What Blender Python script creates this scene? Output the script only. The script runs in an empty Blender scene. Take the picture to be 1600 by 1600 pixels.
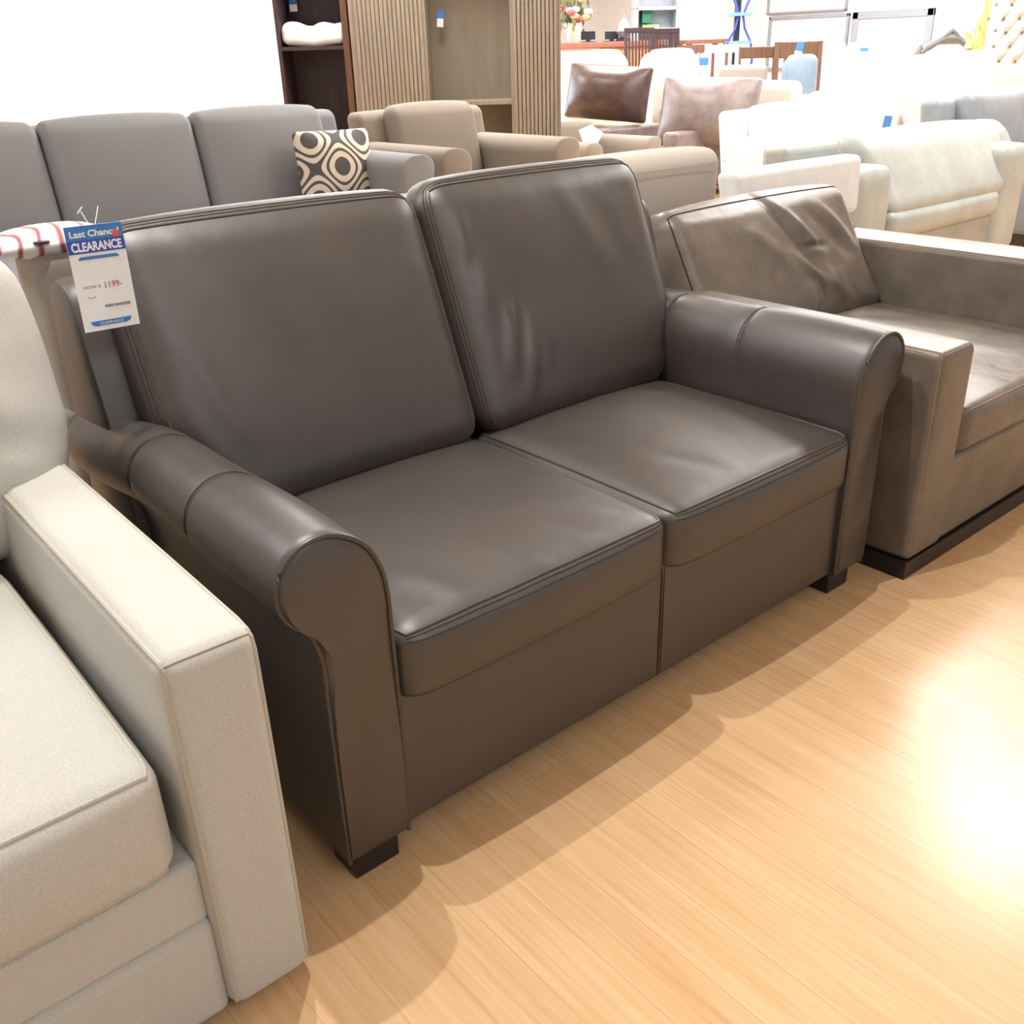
import bpy, bmesh, math, random
from mathutils import Vector, Matrix
random.seed(7)
sc = bpy.context.scene
COL = sc.collection
R = math.radians

# ------------------------------------------------------------------ camera
F_PX = 1488.28
PITCH, ROLL_, YAW = R(25.6263), R(-1.7237), R(39.55)
CAM = Vector((-0.46137, -1.09464, 1.26858))
Fw = Vector((math.sin(YAW)*math.cos(PITCH), math.cos(YAW)*math.cos(PITCH), -math.sin(PITCH)))
Rt0 = Vector((math.cos(YAW), -math.sin(YAW), 0)); Up0 = Rt0.cross(Fw)
Rt = math.cos(ROLL_)*Rt0 + math.sin(ROLL_)*Up0
Up = -math.sin(ROLL_)*Rt0 + math.cos(ROLL_)*Up0
cd = bpy.data.cameras.new('camera'); cam = bpy.data.objects.new('camera', cd); COL.objects.link(cam)
cd.sensor_width = 36; cd.lens = 36*F_PX/1600; cd.clip_start = .05; cd.clip_end = 200
cam.matrix_world = Matrix(((Rt.x, Up.x, -Fw.x, CAM.x), (Rt.y, Up.y, -Fw.y, CAM.y), (Rt.z, Up.z, -Fw.z, CAM.z), (0, 0, 0, 1)))
sc.camera = cam
HD = Vector((math.sin(YAW), math.cos(YAW), 0))
VIEW = -YAW

def ray(px, py): return Fw + Rt*((px-800)/F_PX) + Up*((800-py)/F_PX)
def at(px, py, D):          # the place D metres ahead of the camera (level distance) seen at a pixel
    d = ray(px, py); return CAM + d*(D/d.dot(HD))
def atz(px, py, z):
    d = ray(px, py); return CAM + d*((z-CAM.z)/d.z)
def aty(px, py, y):
    d = ray(px, py); return CAM + d*((y-CAM.y)/d.y)
def atx(px, py, x):
    d = ray(px, py); return CAM + d*((x-CAM.x)/d.x)

# ------------------------------------------------------------------ materials
def srgb(c):
    return tuple(((v/255)/12.92 if v/255 <= .04045 else ((v/255+.055)/1.055)**2.4) for v in c) + (1,)
def newmat(name):
    m = bpy.data.materials.new(name); m.use_nodes = True
    nt = m.node_tree; b = nt.nodes['Principled BSDF']; return m, nt, b
def N(nt, t, **k):
    n = nt.nodes.new(t)
    for a, v in k.items():
        if a in n.inputs: n.inputs[a].default_value = v
        else: setattr(n, a, v)
    return n
def coords(nt, scale=(1, 1, 1)):
    tc = N(nt, 'ShaderNodeTexCoord'); mp = N(nt, 'ShaderNodeMapping'); mp.inputs['Scale'].default_value = scale
    nt.links.new(tc.outputs['Object'], mp.inputs['Vector']); return mp.outputs['Vector']
def ramp(nt, fac, stops):
    r = N(nt, 'ShaderNodeValToRGB'); e = r.color_ramp.elements
    while len(e) < len(stops): e.new(.5)
    for i, (p, c) in enumerate(stops): e[i].position = p; e[i].color = c
    nt.links.new(fac, r.inputs['Fac']); return r.outputs['Color']
def bump(nt, b, h, strength, dist, prev=None):
    n = N(nt, 'ShaderNodeBump'); n.inputs['Strength'].default_value = strength; n.inputs['Distance'].default_value = dist
    nt.links.new(h, n.inputs['Height'])
    if prev is not None: nt.links.new(prev, n.inputs['Normal'])
    nt.links.new(n.outputs['Normal'], b.inputs['Normal']); return n.outputs['Normal']
def leather(name, c, rough=.42, mottled=0, c2=None, crease=.3, spec=.5):
    m, nt, b = newmat(name); b.inputs['Roughness'].default_value = rough
    b.inputs['Specular IOR Level'].default_value = spec
    v = coords(nt)
    n1 = N(nt, 'ShaderNodeTexNoise', Scale=(9 if mottled else 5), Detail=6, Roughness=.65); nt.links.new(v, n1.inputs['Vector'])
    k = mottled if mottled else .06
    c2 = c2 or tuple(min(255, x*(1+k)) for x in c); c1 = tuple(x*(1-k) for x in c)
    nt.links.new(ramp(nt, n1.outputs['Fac'], [(.32, srgb(c1)), (.5, srgb(c)), (.7, srgb(c2))]), b.inputs['Base Color'])
    vo = N(nt, 'ShaderNodeTexVoronoi', Scale=620); nt.links.new(v, vo.inputs['Vector'])
    p = bump(nt, b, vo.outputs['Distance'], .16, .0006)
    n2 = N(nt, 'ShaderNodeTexNoise', Scale=7, Detail=3); nt.links.new(v, n2.inputs['Vector'])
    bump(nt, b, n2.outputs['Fac'], crease, .012, p)
    return m
def fabric(name, c, k=.07, scale=420, rough=.92, strength=.35):
    m, nt, b = newmat(name); b.inputs['Roughness'].default_value = rough
    b.inputs['Specular IOR Level'].default_value = .15
    b.inputs['Sheen Weight'].default_value = .1
    v = coords(nt)
    w = N(nt, 'ShaderNodeTexWave', Scale=scale, Distortion=1.5, Detail=1); w.bands_direction = 'DIAGONAL'; nt.links.new(v, w.inputs['Vector'])
    n1 = N(nt, 'ShaderNodeTexNoise', Scale=240, Detail=3); nt.links.new(v, n1.inputs['Vector'])
    n3 = N(nt, 'ShaderNodeTexNoise', Scale=600, Detail=2); nt.links.new(v, n3.inputs['Vector'])
    c1 = tuple(x*(1-k) for x in c); c2 = tuple(min(255, x*(1+k*.7)) for x in c)
    nt.links.new(ramp(nt, n3.outputs['Fac'], [(.3, srgb(c1)), (.7, srgb(c2))]), b.inputs['Base Color'])
    p = bump(nt, b, w.outputs['Fac'], strength*.5, .0006)
    p = bump(nt, b, n1.outputs['Fac'], strength, .0010, p)
    n2 = N(nt, 'ShaderNodeTexNoise', Scale=6, Detail=2); nt.links.new(v, n2.inputs['Vector'])
    bump(nt, b, n2.outputs['Fac'], .2, .012, p)
    return m
def plain(name, c, rough=.6, metal=0, spec=.4):
    m, nt, b = newmat(name); b.inputs['Roughness'].default_value = rough; b.inputs['Metallic'].default_value = metal
    b.inputs['Specular IOR Level'].default_value = spec
    v = coords(nt); n1 = N(nt, 'ShaderNodeTexNoise', Scale=14, Detail=3); nt.links.new(v, n1.inputs['Vector'])
    nt.links.new(ramp(nt, n1.outputs['Fac'], [(.3, srgb(tuple(x*.96 for x in c))), (.7, srgb(c))]), b.inputs['Base Color'])
    return m
def wood(name, c, c2, rough=.45, scale=(40, 40, 3)):
    m, nt, b = newmat(name); b.inputs['Roughness'].default_value = rough
    v = coords(nt, scale); n1 = N(nt, 'ShaderNodeTexNoise', Scale=1, Detail=5, Distortion=.4); nt.links.new(v, n1.inputs['Vector'])
    nt.links.new(ramp(nt, n1.outputs['Fac'], [(.3, srgb(c)), (.7, srgb(c2))]), b.inputs['Base Color'])
    return m

M_BROWN = leather('chocolate_leather', (57, 50, 46), .45, crease=.28, spec=1.0)
M_STITCH = plain('dark_stitching', (52, 42, 38), .6)
M_WELT = leather('chocolate_welt', (74, 66, 58), .40)
M_TAUPE = leather('distressed_taupe_leather', (108, 98, 89), .36, mottled=.10, crease=.5)
M_TAUPEW = plain('taupe_seam', (150, 132, 112), .6)
M_CREAM = fabric('cream_weave', (196, 193, 186))
M_CREAMW = fabric('cream_piping', (188, 182, 168), scale=900)
M_PIN = plain('seam_thread', (140, 128, 112), .9)
M_BLACKW = wood('black_wood', (22, 18, 18), (34, 29, 28), .4)
M_GREIGE = fabric('greige_weave', (150, 142, 134))
M_GREYF = fabric('taupe_grey_fabric', (146, 147, 148), strength=.2)
M_TANF = fabric('taupe_chenille', (150, 139, 128))
M_BEIGE = fabric('beige_linen', (198, 188, 178))
M_WHITE = plain('white_upholstery', (232, 236, 238), .6)
M_OFFL = leather('off_white_leather', (184, 189, 186), .4)
M_IVORY = fabric('ivory_fabric', (236, 233, 226))
M_PINK = fabric('blush_fabric', (214, 178, 176))
M_GREYL = leather('grey_leather', (150, 156, 162), .42)
M_BLUEL = leather('blue_grey_leather', (120, 138, 154), .42)
M_DBROWN = leather('dark_brown_leather', (82, 62, 58), .34, mottled=.18)
M_MAUVE = leather('mauve_taupe_leather', (134, 120, 117), .36, mottled=.12)
M_TANL = leather('tan_leather', (206, 184, 152), .5)
M_ESP = wood('espresso_wood', (46, 32, 34), (66, 46, 46), .45)
M_REED = wood('weathered_oak', (122, 110, 95), (146, 132, 112), .6, (60, 60, 4))
M_OAKIN = wood('oak_panel', (132, 120, 104), (142, 130, 112), .6, (12, 12, 2))
M_CHERRY = wood('cherry_wood', (134, 84, 70), (158, 104, 86), .4)
M_HONEY = wood('honey_wood', (176, 122, 78), (196, 142, 92), .45)
M_WALNUT = wood('walnut_wood', (96, 66, 48), (116, 82, 60), .45)
M_PINKP = plain('pale_pink_panel', (232, 208, 206), .6)
M_BLACK = plain('black_plastic', (36, 38, 48), .4)
M_BLUE = plain('tag_blue', (70, 130, 200), .5)
M_BLUED = plain('tag_deep_blue', (58, 84, 186), .5)
M_CARD = plain('white_card', (246, 246, 246), .5)
M_WALL = plain('white_wall_paint', (236, 236, 236), .85)
M_SILVER = plain('silver_frame', (150, 154, 164), .4, .2)
M_CARVE = plain('carved_grey_wood', (104, 102, 98), .55)
M_GOLD = wood('gilded_driftwood', (200, 146, 72), (236, 196, 130), .4)
M_SHELF = plain('pale_blue_metal', (126, 168, 206), .4)
M_STEEL = plain('pale_steel', (182, 190, 200), .4, .3)
M_GREEN = plain('green_print', (52, 128, 92), .5)
M_GREENL = plain('lime_print', (150, 214, 130), .5)
M_LEAF = plain('leaf_green', (110, 124, 84), .7)
M_ROSE = plain('rose_petal', (196, 96, 108), .7)
M_PEACH = plain('peach_petal', (228, 170, 130), .7)
M_RED = plain('tag_red', (236, 92, 92), .6)
M_INK = plain('ink_grey', (110, 110, 120), .7)
M_INKR = plain('ink_magenta', (186, 60, 110), .7)
M_NYL = plain('clear_nylon', (225, 228, 235), .3)

def mirror_mat():
    m, nt, b = newmat('mirror_glass'); b.inputs['Base Color'].default_value = (.92, .93, .95, 1)
    b.inputs['Metallic'].default_value = 1; b.inputs['Roughness'].default_value = .08; return m
M_MIRROR = mirror_mat()
def glass_mat():
    m, nt, b = newmat('window_glass'); b.inputs['Base Color'].default_value = (.95, .98, 1, 1)
    b.inputs['Roughness'].default_value = .02; b.inputs['Transmission Weight'].default_value = 1; b.inputs['IOR'].default_value = 1.02
    return m
M_GLASS = glass_mat()

def floor_mat():
    m, nt, b = newmat('bamboo_floor'); L = nt.links
    b.inputs['Roughness'].default_value = .24; b.inputs['Specular IOR Level'].default_value = .55
    tc = N(nt, 'ShaderNodeTexCoord')
    rot = N(nt, 'ShaderNodeMapping'); rot.inputs['Rotation'].default_value = (0, 0, R(90)); L.new(tc.outputs['Object'], rot.inputs['Vector'])
    br = N(nt, 'ShaderNodeTexBrick'); br.offset = .37; br.inputs['Scale'].default_value = 1
    br.inputs['Brick Width'].default_value = 1.85; br.inputs['Row Height'].default_value = .096
    br.inputs['Mortar Size'].default_value = .0005; br.inputs['Mortar Smooth'].default_value = .3; br.inputs['Bias'].default_value = 0
    br.inputs['Color1'].default_value = (0, 0, 0, 1); br.inputs['Color2'].default_value = (1, 1, 1, 1); br.inputs['Mortar'].default_value = (.5, .5, .5, 1)
    L.new(rot.outputs['Vector'], br.inputs['Vector'])
    st = N(nt, 'ShaderNodeMapping'); st.inputs['Scale'].default_value = (95, 3.2, 1); L.new(tc.outputs['Object'], st.inputs['Vector'])
    off = N(nt, 'ShaderNodeVectorMath', operation='MULTIPLY_ADD'); L.new(br.outputs['Color'], off.inputs[0])
    off.inputs[1].default_value = (37, 11, 0); L.new(st.outputs['Vector'], off.inputs[2])
    n1 = N(nt, 'ShaderNodeTexNoise', Scale=1, Detail=5, Roughness=.6); L.new(off.outputs['Vector'], n1.inputs['Vector'])
    st2 = N(nt, 'ShaderNodeMapping'); st2.inputs['Scale'].default_value = (22, 2.2, 1); L.new(tc.outputs['Object'], st2.inputs['Vector'])
    n2 = N(nt, 'ShaderNodeTexNoise', Scale=1, Detail=4, Roughness=.6); L.new(st2.outputs['Vector'], n2.inputs['Vector'])
    a = ramp(nt, n1.outputs['Fac'], [(.25, srgb((188, 144, 102))), (.5, srgb((216, 178, 137))), (.75, srgb((236, 207, 172)))])
    c = ramp(nt, n2.outputs['Fac'], [(.3, srgb((202, 158, 112))), (.7, srgb((230, 196, 150)))])
    mx = N(nt, 'ShaderNodeMix', data_type='RGBA'); mx.inputs[0].default_value = .45; L.new(a, mx.inputs[6]); L.new(c, mx.inputs[7])
    pl = ramp(nt, br.outputs['Color'], [(0, srgb((212, 170, 124))), (1, srgb((226, 188, 142)))])
    mx2 = N(nt, 'ShaderNodeMix', data_type='RGBA'); mx2.inputs[0].default_value = .3; L.new(mx.outputs[2], mx2.inputs[6]); L.new(pl, mx2.inputs[7])
    mo = N(nt, 'ShaderNodeMix', data_type='RGBA'); L.new(br.outputs['Fac'], mo.inputs[0]); L.new(mx2.outputs[2], mo.inputs[6]); mo.inputs[7].default_value = srgb((186, 140, 102))
    L.new(mo.outputs[2], b.inputs['Base Color'])
    bump(nt, b, n1.outputs['Fac'], .08, .001)
    return m
def ogee_mat():
    m, nt, b = newmat('ogee_print'); L = nt.links; b.inputs['Roughness'].default_value = .9
    tc = N(nt, 'ShaderNodeTexCoord'); sp = N(nt, 'ShaderNodeSeparateXYZ'); L.new(tc.outputs['Object'], sp.inputs[0])
    def mth(op, a, bb=None):
        n = N(nt, 'ShaderNodeMath', operation=op)
        for i, x in enumerate((a, bb)):
            if x is None: continue
            if isinstance(x, (int, float)): n.inputs[i].default_value = x
            else: L.new(x, n.inputs[i])
        return n.outputs[0]
    k = math.pi/.145
    cu = mth('COSINE', mth('MULTIPLY', sp.outputs[0], k)); cv = mth('COSINE', mth('MULTIPLY', sp.outputs[2], k*.9))
    s = mth('ABSOLUTE', mth('ADD', cu, cv))
    d = mth('ABSOLUTE', mth('SUBTRACT', cu, cv))
    ring = mth('MULTIPLY', mth('GREATER_THAN', s, .18), mth('LESS_THAN', s, .62))
    pet = mth('MULTIPLY', mth('GREATER_THAN', s, .95), mth('LESS_THAN', s, 1.55))
    w = mth('MAXIMUM', ring, pet)
    mx = N(nt, 'ShaderNodeMix', data_type='RGBA'); L.new(w, mx.inputs[0]); mx.inputs[6].default_value = srgb((96, 92, 92)); mx.inputs[7].default_value = srgb((236, 226, 206))
    L.new(mx.outputs[2], b.inputs['Base Color']); return m
def stripe_mat():
    m, nt, b = newmat('red_stripe_print'); b.inputs['Roughness'].default_value = .7
    v = coords(nt); w = N(nt, 'ShaderNodeTexWave', Scale=7, Distortion=6, Detail=2); nt.links.new(v, w.inputs['Vector'])
    nt.links.new(ramp(nt, w.outputs['Fac'], [(.0, srgb((150, 88, 92))), (.14, srgb((206, 158, 156))), (.26, srgb((240, 232, 230))), (1, srgb((244, 240, 238)))]), b.inputs['Base Color'])
    return m

# ------------------------------------------------------------------ object helpers
def thing(name, label, cat, loc=(0, 0, 0), rz=0, group=None):
    o = bpy.data.objects.new(name, None); COL.objects.link(o); o.empty_display_size = .1
    o.location = loc; o.rotation_euler = (0, 0, rz); o['label'] = label; o['category'] = cat
    if group: o['group'] = group
    return o
def tag(o, label, cat, group=None):
    o['label'] = label; o['category'] = cat
    if group: o['group'] = group
    return o
def mk(name, verts, faces, mat, parent=None, smooth=True, kind=None, label=None, sharp=40):
    me = bpy.data.meshes.new(name); me.from_pydata([tuple(v) for v in verts], [], faces); me.materials.append(mat)
    bm = bmesh.new(); bm.from_mesh(me); bmesh.ops.recalc_face_normals(bm, faces=bm.faces)
    if smooth:
        for f in bm.faces: f.smooth = True
        for e in bm.edges:
            if len(e.link_faces) == 2 and e.calc_face_angle(0) > R(sharp): e.smooth = False
    bm.to_mesh(me); bm.free()
    o = bpy.data.objects.new(name, me); COL.objects.link(o)
    if parent is not None: o.parent = parent
    if kind: o['kind'] = kind
    if label: o['label'] = label
    return o
class MB:                                   # gathers simple shapes into one mesh
    def __init__(s): s.v = []; s.f = []
    def add(s, vs, fs):
        n = len(s.v); s.v += [tuple(v) for v in vs]; s.f += [tuple(i+n for i in f) for f in fs]; return s
    def box(s, x0, x1, y0, y1, z0, z1, mat4=None):
        vs = [Vector((x, y, z)) for x in (x0, x1) for y in (y0, y1) for z in (z0, z1)]
        if mat4 is not None: vs = [mat4 @ v for v in vs]
        return s.add(vs, [(0, 1, 3, 2), (4, 6, 7, 5), (0, 4, 5, 1), (2, 3, 7, 6), (0, 2, 6, 4), (1, 5, 7, 3)])
    def bar(s, a, b, w, d=None):             # square bar from a to b
        a, b = Vector(a), Vector(b); d = d or w; ax = (b-a).normalized()
        up = Vector((0, 0, 1)) if abs(ax.z) < .9 else Vector((0, 1, 0))
        u = ax.cross(up).normalized(); vv = u.cross(ax)
        vs = [p + u*i*w/2 + vv*j*d/2 for p in (a, b) for i, j in ((-1, -1), (1, -1), (1, 1), (-1, 1))]
        return s.add(vs, [(0, 1, 2, 3), (7, 6, 5, 4), (0, 4, 5, 1), (1, 5, 6, 2), (2, 6, 7, 3), (3, 7, 4, 0)])
    def tube(s, pts, r, closed=False, n=7):
        pts = [Vector(p) for p in pts]; vs = []; m = len(pts)
        for i, p in enumerate(pts):
            if closed: t = pts[(i+1) % m]-pts[i-1]
            else: t = pts[min(i+1, m-1)]-pts[max(i-1, 0)]
            t = t.normalized() if t.length > 1e-9 else Vector((0, 0, 1))
            up = Vector((0, 0, 1)) if abs(t.z) < .9 else Vector((1, 0, 0))
            u = t.cross(up).normalized(); w = u.cross(t)
            rr = r[i] if isinstance(r, (list, tuple)) else r
            vs += [p + (u*math.cos(2*math.pi*k/n) + w*math.sin(2*math.pi*k/n))*rr for k in range(n)]
        fs = []
        for i in range(m if closed else m-1):
            j = (i+1) % m
            for k in range(n): fs.append((i*n+k, i*n+(k+1) % n, j*n+(k+1) % n, j*n+k))
        if not closed: fs += [tuple(range(n)), tuple((m-1)*n+k for k in reversed(range(n)))]
        return s.add(vs, fs)
    def lathe(s, prof, c=(0, 0, 0), n=20):
        vs = [(c[0]+r*math.cos(2*math.pi*k/n), c[1]+r*math.sin(2*math.pi*k/n), c[2]+z) for r, z in prof for k in range(n)]
        fs = [(i*n+k, i*n+(k+1) % n, (i+1)*n+(k+1) % n, (i+1)*n+k) for i in range(len(prof)-1) for k in range(n)]
        fs += [tuple(range(n)), tuple((len(prof)-1)*n+k for k in range(n))]
        return s.add(vs, fs)
    def prism(s, poly, y0, y1):              # (x, z) outline extruded along y
        n = len(poly); vs = [(x, y0, z) for x, z in poly]+[(x, y1, z) for x, z in poly]
        return s.add(vs, [tuple(range(n)), tuple(range(2*n-1, n-1, -1))]+[(i, (i+1) % n, n+(i+1) % n, n+i) for i in range(n)])
    def build(s, name, mat, parent=None, smooth=True, kind=None, label=None, bev=0):
        o = mk(name, s.v, s.f, mat, parent, smooth, kind, label)
        if bev:
            b = o.modifiers.new('bevel', 'BEVEL'); b.width = bev; b.segments = 3; b.limit_method = 'ANGLE'; b.angle_limit = R(50)
        return o

def axis_pts(h, r, n, k=4):
    inner = h-r; a = [inner + r*math.tan(math.pi/4*i/k) for i in range(1, k+1)]
    mid = [inner*(2*i/n-1) for i in range(n+1)]
    return [-x for x in reversed(a)] + mid + a
def cushion_map(h, r, puff=(0, 0, 0), post=None, sides=None):
    hx, hy, hz = h; rx, ry, rz = r
    def f(p):
        q = [0, 0, 0]; d = [0, 0, 0]
        for i in range(3):
            c = max(-(h[i]-r[i]), min(h[i]-r[i], p[i])); q[i] = c; d[i] = (p[i]-c)/r[i]
        L = math.sqrt(d[0]**2+d[1]**2+d[2]**2)
        if L > 0: q = [q[i]+r[i]*d[i]/L for i in range(3)]
        a, b, c = q[0]/hx, q[1]/hy, q[2]/hz
        g = lambda t: 1-abs(t)**2.6 if abs(t) < 1 else 0
        x = q[0]+puff[0]*a*g(b)*g(c); y = q[1]+puff[1]*b*g(a)*g(c); z = q[2]+puff[2]*c*g(a)*g(b)
        if post: return Vector(post(x, y, z, a, b, c))
        return Vector((x, y, z))
    return f
def cushion(name, h, r, mat, parent, puff=(0, 0, 0), post=None, n=(12, 6, 6), k=4, label=None):
    f = cushion_map(h, r, puff, post)
    ax = [axis_pts(h[i], r[i], n[i], k) for i in range(3)]
    ids = {}; vs = []; fs = []
    def vid(key):
        if key not in ids: ids[key] = len(vs); vs.append(f((ax[0][key[0]], ax[1][key[1]], ax[2][key[2]])))
        return ids[key]
    for d in range(3):
        u, w = [i for i in range(3) if i != d]
        for e in (0, len(ax[d])-1):
            for i in range(len(ax[u])-1):
                for j in range(len(ax[w])-1):
                    q = []
                    for a, b in ((i, j), (i+1, j), (i+1, j+1), (i, j+1)):
                        kk = [0, 0, 0]; kk[d] = e; kk[u] = a; kk[w] = b; q.append(vid(tuple(kk)))
                    fs.append(q)
    return mk(name, vs, fs, mat, parent, True, label=label, sharp=70), f
def seg(a, b, n):
    a, b = Vector(a), Vector(b); return [a.lerp(b, i/n) for i in range(n+1)]
def ridges(lst):
    def g(u, v):
        t = 0
        for (u0, v0, u1, v1, w, amp) in lst:
            dx, dy = u1-u0, v1-v0; L = math.hypot(dx, dy); s = ((u-u0)*dx+(v-v0)*dy)/(L*L); s_ = max(0, min(1, s))
            px, py = u0+dx*s_, v0+dy*s_; d = math.hypot(u-px, v-py)
            fall = math.sin(math.pi*(.12+.76*s_))
            t += amp*fall*math.exp(-(d/w)**2)
        return t
    return g
def cat(pts, n=4, closed=True):
    out = []; m = len(pts)
    rng = range(m) if closed else range(m-1)
    for i in rng:
        if closed: p = [pts[(i+j) % m] for j in (-1, 0, 1, 2)]
        else: p = [pts[max(0, min(m-1, i+j))] for j in (-1, 0, 1, 2)]
        for k in range(n):
            t = k/n
            out.append(tuple(.5*((2*p[1][c])+(-p[0][c]+p[2][c])*t+(2*p[0][c]-5*p[1][c]+4*p[2][c]-p[3][c])*t*t+(-p[0][c]+3*p[1][c]-3*p[2][c]+p[3][c])*t**3) for c in range(len(p[0]))))
    if not closed: out.append(tuple(pts[-1]))
    return out

# ------------------------------------------------------------------ rolled arm (sweep of an outline in x,z along y)
ROLL = [(.190, .055), (.195, .20), (.196, .324), (.196, .465), (.194, .54), (.184, .589), (.158, .634), (.112, .663), (.066, .664), (.030, .641), (.013, .606),
        (.014, .573), (.031, .543), (.054, .520), (.067, .469), (.069, .364), (.070, .225), (.071, .055)]
def arm_profile(mirror=None):
    p = cat(ROLL, 4, False)
    if mirror is not None: p = [(mirror-x, z) for x, z in p]
    return p
def rolled_arm(parent, mat, welt, stitch, y1, mirror=None, creases=(), zs=1, y0=0, piping=True, fat=None):
    prof = [(x, z*zs) for x, z in arm_profile(mirror)]
    cx = sum(p[0] for p in prof)/len(prof); cz = .45*zs
    stations = [y0+.0, y0+.004, y0+.02] + [y0+.02+(y1-y0-.05)*i/16 for i in range(1, 17)] + [y1-.01, y1]
    stations = sorted(stations+[c+d for c in creases for d in (-.022, -.011, 0, .011, .022)])
    rings = []
    for i, y in enumerate(stations):
        ins = {0: .010, 1: .003}.get(i, 0)
        if i == len(stations)-1: ins = .02
        g = 0 if fat is None else fat((y-y0)/(y1-y0))
        for c in creases: g -= .0026*math.exp(-((y-c)/.011)**2)
        ring = []
        for x, z in prof:
            dx, dz = x-cx, z-cz; L = math.hypot(dx, dz) or 1
            top = max(0, min(1, (z-.45*zs)/(.1*zs)))
            nx, nz = (0, 0)
            if z > .5*zs:
                ddx, ddz = x-((.105) if mirror is None else mirror-.105), z-.58*zs; LL = math.hypot(ddx, ddz) or 1; nx, nz = ddx/LL*g*top, ddz/LL*g*top
            dr = max(0, min(1, ((y-y0)/(y1-y0)-.55)/.45)); dr = dr*dr*(3-2*dr)*.035*max(0, min(1, (z-.3*zs)/(.2*zs)))
            ring.append((x-dx/L*ins+nx, y, z-dz/L*ins+nz-dr))
        rings.append(ring)
    n = len(prof); vs = [v for r_ in rings for v in r_]; fs = []
    for i in range(len(rings)-1):
        for k in range(n):
            fs.append((i*n+k, i*n+(k+1) % n, (i+1)*n+(k+1) % n, (i+1)*n+k))
    fs.append(tuple((len(rings)-1)*n+k for k in range(n)))
    arm = mk('arm', vs, fs, mat, parent, True, sharp=55)
    # front facing
    outer = rings[0]; mb = MB()
    inn = []
    for x, y, z in outer:
        dx, dz = x-cx, z-cz; L = math.hypot(dx, dz); inn.append((x-dx/L*.012, y-.006, z-dz/L*.012))
    mb.add(outer+inn, [(k, (k+1) % n, n+(k+1) % n, n+k) for k in range(n)]+[tuple(range(n, 2*n))])
    mb.build('arm_front', mat, arm)
    if piping:
        mp = MB(); path = [(x, y-.002, z) for x, y, z in rings[1]]
        mp.tube(path, .0042, False, 8); mp.build('piping', welt, arm)
    if creases:
        for c in creases:
            ms = MB()
            for dc in (-.004, .004):
                pth = []
                for x, z in prof:
                    if z < (.40*zs if (x > .105) == (mirror is None) else .58*zs): continue
                    cxx = .105 if mirror is None else mirror-.105
                    ddx, ddz = x-cxx, z-.58*zs; LL = math.hypot(ddx, ddz) or 1
                    k = ((0 if fat is None else fat((c-y0)/(y1-y0)))-.0020)*max(0, min(1, (z-.45*zs)/(.1*zs)))
                    pth.append((x+ddx/LL*k, c+dc, z+ddz/LL*k))
                
                for q_ in range(len(pth)):
                    dr = max(0, min(1, ((c-y0)/(y1-y0)-.55)/.45)); dr = dr*dr*(3-2*dr)*.035*max(0, min(1, (pth[q_][2]-.3*zs)/(.2*zs)))
                    pth[q_] = (pth[q_][0], pth[q_][1], pth[q_][2]-dr)
                ms.tube(pth, .0012, False, 5)
            ms.build('seam', stitch, arm)
    return arm

# ================================================================== LOVESEAT
W = 1.683
love = thing('leather_loveseat', 'dark chocolate brown leather loveseat with rolled arms and two seat cushions, in the centre', 'loveseat')
ba = lambda t: .004*math.sin(t*9)
rolled_arm(love, M_BROWN, M_WELT, M_STITCH, .93, None, (.31, .57), fat=ba)
rolled_arm(love, M_BROWN, M_WELT, M_STITCH, .93, W, (.36, .62), fat=ba)
mb = MB(); mb.box(.185, W-.185, .012, .70, .058, .335); base = mb.build('front_rail', M_BROWN, love, bev=.012)
mb = MB()
mb.tube([(W/2+.0, .0115, .066), (W/2, .0105, .2), (W/2, .0115, .325)], .0016, False, 5)
mb.tube([(W/2+.008, .0118, .066), (W/2+.008, .0108, .2), (W/2+.008, .0118, .325)], .001, False, 5)
mb.build('seam', M_STITCH, base)
# back frame: leaning outline in y,z extruded across
bp = cat([(.69, .10), (.68, .40), (.715, .60), (.765, .78), (.80, .875), (.845, .905), (.895, .90), (.935, .86), (.945, .6), (.95, .10)], 4, False)
vs = []; fs = []; nb = len(bp)
xs_ = [(.045, .94), (.05, .985), (.062, 1)]+[(.062+(W-.124)*i/10, 1) for i in range(1, 10)]+[(W-.062, 1), (W-.05, .985), (W-.045, .94)]
for x, s_ in xs_:
    for y, z in bp: vs.append((x, .84+(y-.84)*s_, .5+(z-.5)*(s_ if z > .5 else 1)))
for i in range(len(xs_)-1):
    for k in range(nb): fs.append((i*nb+k, i*nb+(k+1) % nb, (i+1)*nb+(k+1) % nb, (i+1)*nb+k))
fs += [tuple(range(nb)), tuple((len(xs_)-1)*nb+k for k in range(nb))]
mk('back_frame', vs, fs, M_BROWN, love)
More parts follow.
